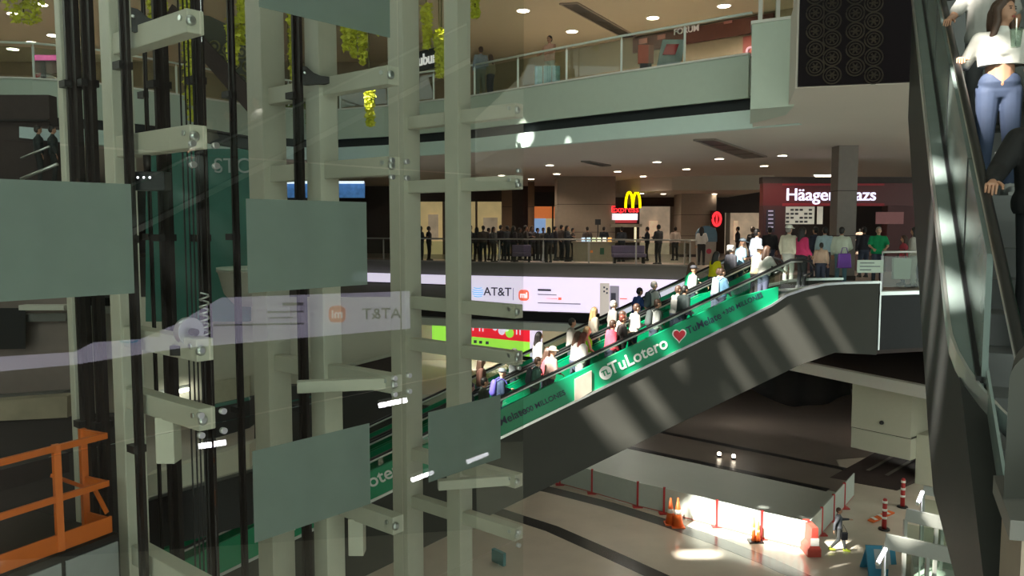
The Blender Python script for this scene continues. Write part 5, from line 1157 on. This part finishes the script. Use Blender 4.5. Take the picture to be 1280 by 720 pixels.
def hair_mesh(kind, vox):
    key = ('h', kind, vox)
    if key in _pm: return _pm[key]
    mb = MB(); n = 14
    mb.ell((-.008, 0, 1.645), (.098, .084, .088), n); mb.ell((-.03, 0, 1.60), (.078, .080, .09), n)
    if kind == 'long':
        mb.caps((-.05, 0, 1.60), (-.085, 0, 1.36), .078, .07, n)
        for s in (1, -1): mb.caps((-.02, .07 * s, 1.62), (-.01, .088 * s, 1.40), .035, .03, n); mb.caps((.02, .055 * s, 1.67), (-.005, .08 * s, 1.58), .035, .03, n)
    if kind == 'bun': mb.ell((-.10, 0, 1.68), (.045, .045, .045), n)
    if kind == 'curly':
        for k in range(26):
            a = k * 2.4; z = 1.56 + .15 * (k / 26); mb.ell((-.02 + .085 * math.cos(a) - .02, .09 * math.sin(a), z), (.035, .035, .035), 8)
    if kind == 'long_front':
        mb.caps((-.05, 0, 1.60), (-.09, 0, 1.30), .078, .06, n)
        for s in (1, -1): mb.caps((.0, .078 * s, 1.63), (.05, .105 * s, 1.36), .036, .03, n); mb.caps((.05, .105 * s, 1.36), (.085, .11 * s, 1.20), .03, .02, n); mb.caps((.045, .045 * s, 1.695), (.0, .082 * s, 1.62), .03, .034, n)
    out = remesh(mb, vox)
    bm = bmesh.new(); bm.from_mesh(out)   # keep the face clear
    for v in bm.verts:
        if v.co.x > .07 and v.co.z < 1.66 and abs(v.co.y) < .06: v.co.x = min(v.co.x, .055)
    bm.to_mesh(out); bm.free(); _pm[key] = out; return out
def cap_mesh(kind):
    key = ('c', kind)
    if key in _pm: return _pm[key]
    mb = MB(); mb.lathe([(.104, 1.645), (.103, 1.68), (.085, 1.72), (.04, 1.742), (.005, 1.745)], (0, 0, 0), 18)
    if kind == 'cap': mb.hexa([V(v) for v in ((.07, -.07, 1.645), (.20, -.05, 1.628), (.20, .05, 1.628), (.07, .07, 1.645), (.07, -.07, 1.66), (.20, -.05, 1.638), (.20, .05, 1.638), (.07, .07, 1.66))])
    else: mb.lathe([(.10, 1.655), (.165, 1.635), (.168, 1.645), (.10, 1.668)], (0, 0, 0), 18)
    out = mb.mesh('hat'); _pm[key] = out; return out
def pack_mesh():
    if 'p' in _pm: return _pm['p']
    mb = MB(); mb.caps((-.19, .0, 1.08), (-.19, .0, 1.32), .12, .10, 12); me = mb.mesh('pack')
    for v in me.vertices: v.co.x = -.17 + (v.co.x + .17) * .75; v.co.y *= 1.25
    _pm['p'] = me; return me
def straps_mesh():
    if 'ps' in _pm: return _pm['ps']
    mb = MB()
    for s in (1, -1): mb.tube([V((-.13, .09 * s, 1.40)), V((-.03, .10 * s, 1.475)), V((.10, .10 * s, 1.42)), V((.155, .11 * s, 1.30)), V((.13, .13 * s, 1.15)), V((-.06, .16 * s, 1.08))], .016, 6)
    _pm['ps'] = mb.mesh('straps'); return _pm['ps']
SK = {'l': (.62, .36, .25), 'm': (.42, .22, .14), 'd': (.22, .11, .07)}
HC = {'k': (.012, .009, .008), 'b': (.06, .03, .018), 'r': (.11, .025, .015), 'g': (.28, .26, .24), 'y': (.26, .16, .07)}
def cmat(kind, c, rough=.8): return mat(f'{kind}_{int(c[0]*255):02x}{int(c[1]*255):02x}{int(c[2]*255):02x}', c, rough, noise=.14 if kind != 'skin' else .05, nscale=14)
def person(p, yaw, label, top=(.5, .5, .5), low=(.05, .06, .10), arm='stand', leg='stand', fem=0, hair='short', hc='k', skin='m', sleeve='long', hat=None, pack=None, shoe=(.05, .05, .05),
           sc_=1.0, vox=.022, group='people', crop=0, bulky=0, lean=0, short=0, head_turn=0):
    def turned(me, tag_):
        if not head_turn: return me
        n = me.copy()
        for v in n.vertices:
            k = min(1, max(0, (v.co.z - 1.42) / .08)); k = k if tag_ == 'b' else min(1, max(.15, (v.co.z - 1.30) / .22)); a = head_turn * k; x, y = v.co.x, v.co.y; v.co.x = x * math.cos(a) - y * math.sin(a); v.co.y = x * math.sin(a) + y * math.cos(a)
        return n
    t = bpy.data.objects.new('person', None); C.objects.link(t); tag(t, label, 'person', group); t.location = p + V((0, 0, .19 * lean)); t.rotation_euler = (0, lean, yaw); t.scale = (sc_,) * 3
    def part(nm, me, mats):
        o = bpy.data.objects.new(nm, me); C.objects.link(o); o.parent = t
        while len(me.materials) < len(mats): me.materials.append(None)
        for i, m in enumerate(mats): o.material_slots[i].link = 'OBJECT'; o.material_slots[i].material = m
        return o
    sk = cmat('skin', SK[skin], .55)
    part('body', turned(body_mesh(arm, leg, fem, vox), 'b'), [sk, M_black, cmat('lip', (.28, .07, .06))])
    part('top', top_mesh(arm, fem, sleeve, vox, crop, bulky), [cmat('cloth', top)]); part('trousers' if not short else 'shorts', legs_mesh(leg, fem, vox, short), [cmat('cloth', low)])
    part('shoes', shoes_mesh(leg, vox), [cmat('leather', shoe)])
    if hair: part('hair', turned(hair_mesh(hair, min(vox, .016)), 'h'), [cmat('hair', HC[hc], .5)])
    if hat: part(hat[0], cap_mesh(hat[0]), [cmat('felt', hat[1])])
    if pack: 
        o = bpy.data.objects.new('backpack', pack_mesh()); C.objects.link(o); o.parent = t
        if not len(o.data.materials): o.data.materials.append(None)
        o.material_slots[0].link = 'OBJECT'; o.material_slots[0].material = cmat('nylon', pack)
        s = bpy.data.objects.new('strap', straps_mesh()); C.objects.link(s); s.parent = o
        if not len(s.data.materials): s.data.materials.append(None)
        s.material_slots[0].link = 'OBJECT'; s.material_slots[0].material = cmat('nylon', pack)
    return t
YAW_UP = math.atan2(TE.y, TE.x)
def on_esc(px, w):
    """point on the steps of the lane at offset w whose picture column is px"""
    k = (px - 640) / F; o = OE + NE * w; s = (k * o.y - o.x) / (TE.x - k * TE.y)
    for _ in range(4):
        zz = min(zl(s) - .78, 0); q = EW(s, w, zz); dcam = (q - EYE).dot(FW); k2 = (px - 640) / F * dcam / q.y; s = (k2 * o.y - o.x) / (TE.x - k2 * TE.y)
    i = math.floor((s + 10) / .40); sm = -10 + (i + .5) * .40; 
    return EW(sm - .03, w, min(zl(-10 + i * .40) - .78, 0) + .003 if s < 7.8 else .015)
NEARL, FARL = .62, 2.12
W_ = (.56, .54, .51); GE = 'people riding the green escalators'
RID = [ # px, lane, kwargs, label
    (585, 0, dict(top=(.03, .03, .04), arm='phone', hc='k'), 'dark clad rider lowest on the escalator, right of the rightmost lift column'),
    (598, 1, dict(top=(.10, .05, .04), fem=1, hair='long', hc='b'), 'rider with long brown hair low on the far lane, shaded by the lift glass'),
    (608, 0, dict(top=(.05, .06, .05), arm='bag'), 'rider in dark clothes just behind the blue jacketed rider with a cap'),
    (624, 0, dict(top=(.035, .05, .09), hair=None, hat=('cap', (.30, .33, .38)), pack=(.10, .08, .42), arm='phone', skin='l'), 'rider in dark blue jacket with a grey cap and violet backpack'),
    (642, 1, dict(top=(.30, .31, .32), arm='stand', hc='g'), 'grey clad rider on the far lane behind the violet backpack'),
    (657, 0, dict(top=(.12, .20, .17), sleeve='short', hc='b', pack=(.05, .06, .07), arm='phone', skin='l'), 'rider in a grey green tee with a dark backpack'),
    (669, 1, dict(top=(.55, .54, .52), fem=1, hair='long', hc='k'), 'rider in pale top with long black hair, far lane left of the pink cardigan'),
    (678, 0, dict(top=(.62, .16, .18), fem=1, hair='long', hc='b', arm='rail_right'), 'rider in a coral pink top with one hand on the rail'),
    (691, 0, dict(top=(.72, .52, .48), hair=None, hat=('sun_hat', (.66, .56, .40)), arm='phone', skin='l'), 'rider in a pale pink jacket with a straw coloured sun hat'),
    (708, 0, dict(top=W_, fem=1, hair='long', hc='b', arm='phone', skin='l'), 'rider in white top with long brown hair, leaning ahead of the sun hat'),
    (718, 1, dict(top=(.30, .29, .27), arm='stand', hc='k'), 'rider in a dull grey top on the far lane above the long brown hair'),
    (729, 0, dict(top=(.76, .74, .72), fem=1, hair='long', hc='r', arm='phone', low=(.5, .5, .5)), 'rider in a white shirt with dark red hair'),
    (740, 0, dict(top=(.30, .85, .05), fem=1, hair='long', hc='y', arm='bag', skin='l', sleeve='none'), 'rider in a neon green vest over bare arms'),
    (751, 0, dict(top=(.80, .18, .22), fem=1, hair='short', hc='b', arm='rail_left'), 'rider in a bright salmon pink top next to the neon green vest'),
    (748, 1, dict(top=(.22, .20, .17), fem=1, hair='long', hc='y'), 'rider with long ash hair on the far lane above the salmon pink top'),
    (760, 1, dict(top=(.20, .19, .18), hc='g', skin='l'), 'grey haired rider in a taupe jacket on the far lane'),
    (764, 0, dict(top=(.74, .72, .66), hc='b', arm='phone', skin='l', sleeve='short'), 'rider in a cream tee below the grey haired rider'),
    (775, 0, dict(top=(.06, .05, .05), fem=1, hair='short', hc='r', low=(.02, .02, .02), arm='bag'), 'small rider with dark trousers and dark red hair'),
    (784, 0, dict(top=W_, hc='b', arm='phone', skin='l'), 'rider in a white long sleeved shirt with brown hair, near the middle'),
    (795, 1, dict(top=(.05, .08, .22), hc='k', arm='rail_right', sleeve='short'), 'rider in a blue tee with an arm stretched to the rail'),
    (812, 0, dict(top=(.40, .42, .40), hc='b', arm='rail_left', pack=(.04, .05, .05)), 'rider in a grey shirt with crossing bag strap, above the white lettering'),
    (822, 1, dict(top=(.66, .68, .68), hc='g', skin='l', arm='stand', low=(.03, .04, .05), pack=(.06, .08, .10)), 'upright short haired rider in white with a dark pack, before the white screen'),
    (832, 0, dict(top=(.55, .54, .52), hc='b', arm='lean', sleeve='short'), 'rider in a pale tee bending over the rail'),
    (848, 0, dict(top=(.025, .035, .035), hc='k', arm='rail_left'), 'rider with black hair and a black jacket, above the red heart'),
    (853, 1, dict(top=(.06, .42, .22), fem=1, hair='long', hc='b', arm='rail_right', skin='l', sleeve='short'), 'rider in a green tee with brown hair on the far lane'),
    (863, 1, dict(top=(.60, .60, .58), hc='k', hair=None, hat=('cap', (.05, .05, .06)), sc_=.93), 'short rider with a dark cap behind the green tee'),
    (884, 1, dict(top=(.80, .72, .03), fem=1, hair='long', hc='k', arm='phone'), 'rider in a bright yellow top with black hair'),
    (893, 0, dict(top=(.25, .28, .27), arm='rail_left', hc='b', sc_=.92), 'shorter rider in grey sleeves below the yellow top'),
    (904, 0, dict(top=(.10, .17, .24), hc='b', arm='bag', pack=(.45, .58, .62), skin='l'), 'rider in a denim jacket with a pale blue backpack'),
    (908, 1, dict(top=(.05, .05, .06), hair='curly', hc='g'), 'rider with curly grey hair and dark clothes'),
    (926, 1, dict(top=(.38, .55, .68), hair=None, hat=('cap', (.28, .34, .40)), skin='m', arm='phone', sleeve='short'), 'rider in a light blue tee with a grey blue cap'),
    (934, 0, dict(top=(.66, .58, .42), hair=None, hat=('sun_hat', (.22, .25, .27)), arm='rail_left', low=(.03, .03, .03), skin='l'), 'rider in a beige jacket with a dark grey hat'),
    (946, 1, dict(top=(.36, .40, .46), hc='k', arm='stand'), 'rider in a grey blue top behind the white jacket'),
    (956, 0, dict(top=(.78, .78, .74), fem=1, hair='long', hc='b', arm='rail_right', skin='l'), 'rider in a white jacket with dark hair near the escalator head'),
]
cnt = [0, 0]
for px, ln, kw, lab in RID:
    kw = dict(kw); lm = sum(kw['top']) / 3; kw['top'] = tuple(max(.004, min(.9, (lm + (v - lm) * 1.4) * (.62 if min(kw['top']) > .35 else .8))) for v in kw['top']); q = on_esc(px, (NEARL, FARL)[ln] + (.19, -.19)[cnt[ln] % 2]); cnt[ln] += 1
    kw.setdefault('lean', .14 if kw.get('arm') in ('phone', 'lean', 'rail_right', 'rail_left') else .04); kw.setdefault('sc_', random.uniform(.93, .99))
    person(q, YAW_UP + random.uniform(-.2, .2), lab, group=GE, **kw)
GL = 'people on the landing by the ice cream shop'
def land_at(px, Y): q = PY(px, 300, Y); q.z = 0.01; return q
LD = [(986, 23.0, dict(top=(.70, .66, .54), hair='short', hc='g', hat=('cap', (.78, .76, .68)), low=(.45, .45, .42), skin='l', sc_=1.03), .6, 'person in a cream jacket and white cap stepping off the escalator'),
      (1003, 22.4, dict(top=(.55, .03, .13), fem=1, hair='long', hc='k', low=(.015, .015, .02), arm='rail_left'), .3, 'person in a magenta jacket at the escalator head'),
      (1031, 25.2, dict(top=(.38, .52, .58), hc='k', low=(.04, .05, .09)), 1.4, 'person in a light blue shirt, back turned, left of the slim grey pillar'),
      (1027, 23.0, dict(top=(.55, .38, .28), hc='k', sc_=.74, arm='stand'), 1.2, 'child in a beige top beside the magenta jacket'),
      (1052, 23.4, dict(top=(.52, .58, .48), hc='k', arm='bag', low=(.10, .20, .25)), 1.0, 'person in a pale green shirt carrying a shiny purple bag'),
      (1019, 26.5, dict(top=(.02, .025, .05), hc='k'), 2.0, 'person in dark navy between the light blue shirt and the cream jacket'),
      (1098, 24.6, dict(top=(.0, .30, .11), hair='short', hc='g', sleeve='short', skin='l', arm='lean', bulky=.02), -1.9, 'person in a bright green polo shirt facing the railing'),
      (1080, 27.5, dict(top=(.02, .02, .03), hc='k', arm='stand'), 1.5, 'person in black behind the green polo shirt'),
      (1130, 23.6, dict(top=(.45, .05, .08), fem=1, hair='long', hc='b', sc_=.86), 2.8, 'small person in a red top near the right end of the landing'),
      (1143, 22.9, dict(top=(.40, .38, .34), fem=1, hair='long', hc='k', low=(.30, .28, .25), arm='bag'), 2.4, 'person in a beige top with black hair by the railing post'),
      (1152, 25.2, dict(top=(.02, .02, .03), hc='k'), 2.2, 'person in dark clothes at the right end of the landing'),
      (962, 28, dict(top=(.02, .02, .025), hc='k'), 1.4, 'person in dark clothes behind the white jacketed rider'),
      (941, 30, dict(top=(.035, .03, .03), hc='b'), .5, 'person in dark brown before the dark red pier')]
for px, Y, kw, yaw, lab in LD: person(land_at(px, Y), yaw, lab, group=GL, **kw)
p = land_at(1056, 22.9) + V((0, 0, .55)); t = thing('carrier_bag', 'shiny purple carrier bag held beside the pale green shirt', 'bag', p)
M_pur = mat('purple_foil', (.16, .05, .34), .25, .2); MB().hexa([p + V(v) for v in ((-.2, -.07, 0), (.2, -.07, 0), (.2, .07, 0), (-.2, .07, 0), (-.17, -.04, .42), (.17, -.04, .42), (.17, .04, .42), (-.17, .04, .42))]).build('sack', M_pur, t, bevel=.02)
MB().tube([p + V((-.1, 0, .42)), p + V((-.06, 0, .58)), p + V((.06, 0, .58)), p + V((.1, 0, .42))], .012, 6).build('handle', M_pur, t)
p = land_at(1128, 22.6) + V((0, 0, .25)); t = thing('tote_bag', 'large pale tote bag hanging beside the beige topped person', 'bag', p)
MB().hexa([p + V(v) for v in ((-.24, -.08, 0), (.24, -.08, 0), (.24, .08, 0), (-.24, .08, 0), (-.27, -.05, .6), (.27, -.05, .6), (.27, .05, .6), (-.27, .05, .6))]).build('sack', mat('pale_canvas', (.36, .38, .34), .8), t, bevel=.03)
MB().tube([p + V((-.12, 0, .6)), p + V((-.07, 0, .85)), p + V((.07, 0, .85)), p + V((.12, 0, .6))], .014, 6).build('handle', M_dwall, t)
# dark crowd behind the food court railing
GC = 'crowd behind the food court railing'
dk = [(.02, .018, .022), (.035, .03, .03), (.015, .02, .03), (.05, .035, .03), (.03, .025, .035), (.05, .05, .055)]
xs = [526, 536, 588, 596, 604, 611, 617, 626, 634, 642, 650, 657, 665, 672, 679, 686, 694, 702, 709, 716]
rr = random.Random(3)
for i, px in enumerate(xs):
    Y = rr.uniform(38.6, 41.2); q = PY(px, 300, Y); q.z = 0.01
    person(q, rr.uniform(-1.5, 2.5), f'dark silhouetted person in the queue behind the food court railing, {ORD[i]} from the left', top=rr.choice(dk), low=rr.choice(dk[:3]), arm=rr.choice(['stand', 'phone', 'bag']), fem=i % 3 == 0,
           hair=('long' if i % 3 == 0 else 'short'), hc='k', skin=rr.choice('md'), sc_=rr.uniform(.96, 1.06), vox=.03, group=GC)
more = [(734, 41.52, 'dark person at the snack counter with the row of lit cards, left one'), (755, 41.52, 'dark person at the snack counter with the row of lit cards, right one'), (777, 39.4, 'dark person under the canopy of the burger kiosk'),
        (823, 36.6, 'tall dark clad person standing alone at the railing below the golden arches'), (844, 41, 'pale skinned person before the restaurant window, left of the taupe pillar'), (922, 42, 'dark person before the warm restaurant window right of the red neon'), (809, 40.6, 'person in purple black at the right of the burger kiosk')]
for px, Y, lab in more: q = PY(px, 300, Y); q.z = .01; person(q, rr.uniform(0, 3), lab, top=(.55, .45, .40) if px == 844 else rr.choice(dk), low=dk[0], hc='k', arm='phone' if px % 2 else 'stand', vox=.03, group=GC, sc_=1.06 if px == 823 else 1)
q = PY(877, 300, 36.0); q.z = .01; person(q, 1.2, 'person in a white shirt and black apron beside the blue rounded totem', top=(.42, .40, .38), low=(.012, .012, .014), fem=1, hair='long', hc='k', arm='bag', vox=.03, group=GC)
# upper storey people
q = PY(687, 60, 26.6); q.z = ZU + .02; person(q, -2.2, 'bare shouldered person leaning on the upper storey railing', top=(.55, .30, .22), low=(.50, .48, .40), hc='k', skin='m', sleeve='none', arm='lean', group='people upstairs')
q = PY(601, 80, 28.2); q.z = ZU + .02; person(q, 2.0, 'person in grey blue behind the upper railing near the lift shaft', top=(.20, .24, .28), low=(.2, .2, .18), hc='b', arm='bag', group='people upstairs')
q = PY(613, 80, 28.6); q.z = ZU + .02; person(q, 2.5, 'person in an olive top behind the first upper railing post', top=(.28, .24, .16), fem=1, hair='long', hc='b', sc_=.9, group='people upstairs')
p = PY(684, 100, 26.2); p.z = ZU + .05; 
for i, (dx, lab) in enumerate(((-.28, 'leftmost'), (0, 'middle'), (.28, 'rightmost'))):
    q = p + V((dx, -.05 * i, 0)); t = thing('patterned_box', f'pale blue patterned parcel behind the upper railing, {lab} of three', 'parcel', q, 'parcels behind the upper railing')
    MB().box(q.x - .12, q.x + .12, q.y - .1, q.y + .1, q.z, q.z + .62).build('carton', mat('pale_blue_pattern', (.42, .60, .64), .6, noise=.5, nscale=7), t, bevel=.02); MB().box(q.x - .125, q.x + .125, q.y - .03, q.y + .03, q.z, q.z + .63).build('tape_strip', M_white, t)
# people on the far stair opening, upper left
for px, py, lab in ((50, 190, 'dark silhouetted person in the opening with diagonal handrails, left one'), (68, 196, 'dark silhouetted person in the opening with diagonal handrails, right one')):
    q = PY(px, py + 34, 22.2); q.z = STZ + .003; person(q, .6, lab, top=(.02, .03, .03), low=(.015, .02, .02), hc='k', vox=.03, group='people in the stair opening', sc_=.95)
# walking man on the ground floor
q = gp(1047, 689); q.z = GZ; person(q, -.35, 'man in a dark grey suit walking past the end of the white hoarding', top=(.05, .055, .065), low=(.045, .05, .05), hc='b', skin='m', arm='walk', leg='walk', shoe=(.45, .55, .05), vox=.016, group='ground floor people', sc_=1.02)
p = q + V((.1, -.35, .62)); t = thing('shoulder_bag', 'small dark bag hanging at the hip of the walking man', 'bag', p); MB().box(p.x - .12, p.x + .12, p.y - .05, p.y + .05, p.z - .02, p.z + .28).build('pouch', M_black, t, bevel=.02); MB().tube([p + V((-.1, 0, .28)), p + V((-.02, .1, .55)), p + V((.1, 0, .28))], .012, 6).build('strap', M_black, t)
# riders close by at the right
YD_ = math.atan2(-DH.y, -DH.x)
def rider(s, w):
    i = math.floor((s + 1) / .4); sm = -1 + (i + .5) * .4; q = R(sm, 0, 0) + LH * w; q.z = R(-1 + i * .4, 0, 0).z - RAILH + .003; return q
GR = 'riders coming down at the right'
person(rider(3.45, -.34), YD_ + .1, 'woman in a white crop top and jeans, hand on the handrail, long brown hair', top=(.66, .64, .60), low=(.03, .045, .09), arm='rail_near', leg='stand', fem=1, hair='long_front', head_turn=.75, hc='b', skin='m', crop=1, vox=.010, group=GR, shoe=(.3, .3, .3), sc_=.98)
person(rider(1.75, -.40), YD_, 'man in black jacket lowest on the right escalator, hand on the handrail', top=(.006, .0055, .006), low=(.006, .006, .008), arm='rail_right', leg='stand', hc='k', skin='m', vox=.010, group=GR, bulky=.02, sc_=1.0)
person(rider(4.9, -.36), YD_, 'person in a grey tee above the crop top woman, forearm on the handrail', top=(.40, .39, .37), low=(.10, .10, .11), arm='rail_right', leg='stand', hc='k', skin='m', sleeve='short', vox=.012, group=GR)
person(rider(4.55, -.98), YD_, 'person in a dark grey top behind the crop top woman', top=(.10, .10, .11), low=(.04, .04, .05), arm='stand', leg='stand', hc='k', skin='m', vox=.014, group=GR)
person(rider(3.9, -.86), YD_, 'person in a pale yellow top at the right edge', top=(.55, .50, .34), low=(.12, .08, .06), arm='phone', leg='stand', hc='k', skin='m', sleeve='short', vox=.014, group=GR)
q = PY(1270, 48, 6.6); t = thing('plastic_cup', 'clear plastic cup held up beside the crop top woman', 'cup', q)
MB().lathe([(.035, -.07), (.048, .07), (.044, .07), (.032, -.06)], q, 16).build('cup', M_glass, t); MB().tube([q - Z3 * .05, q + Z3 * .16], .005, 6).build('straw', M_white, t); MB().lathe([(.05, .07), (.05, .08)], q, 16).build('lid', M_glass, t)
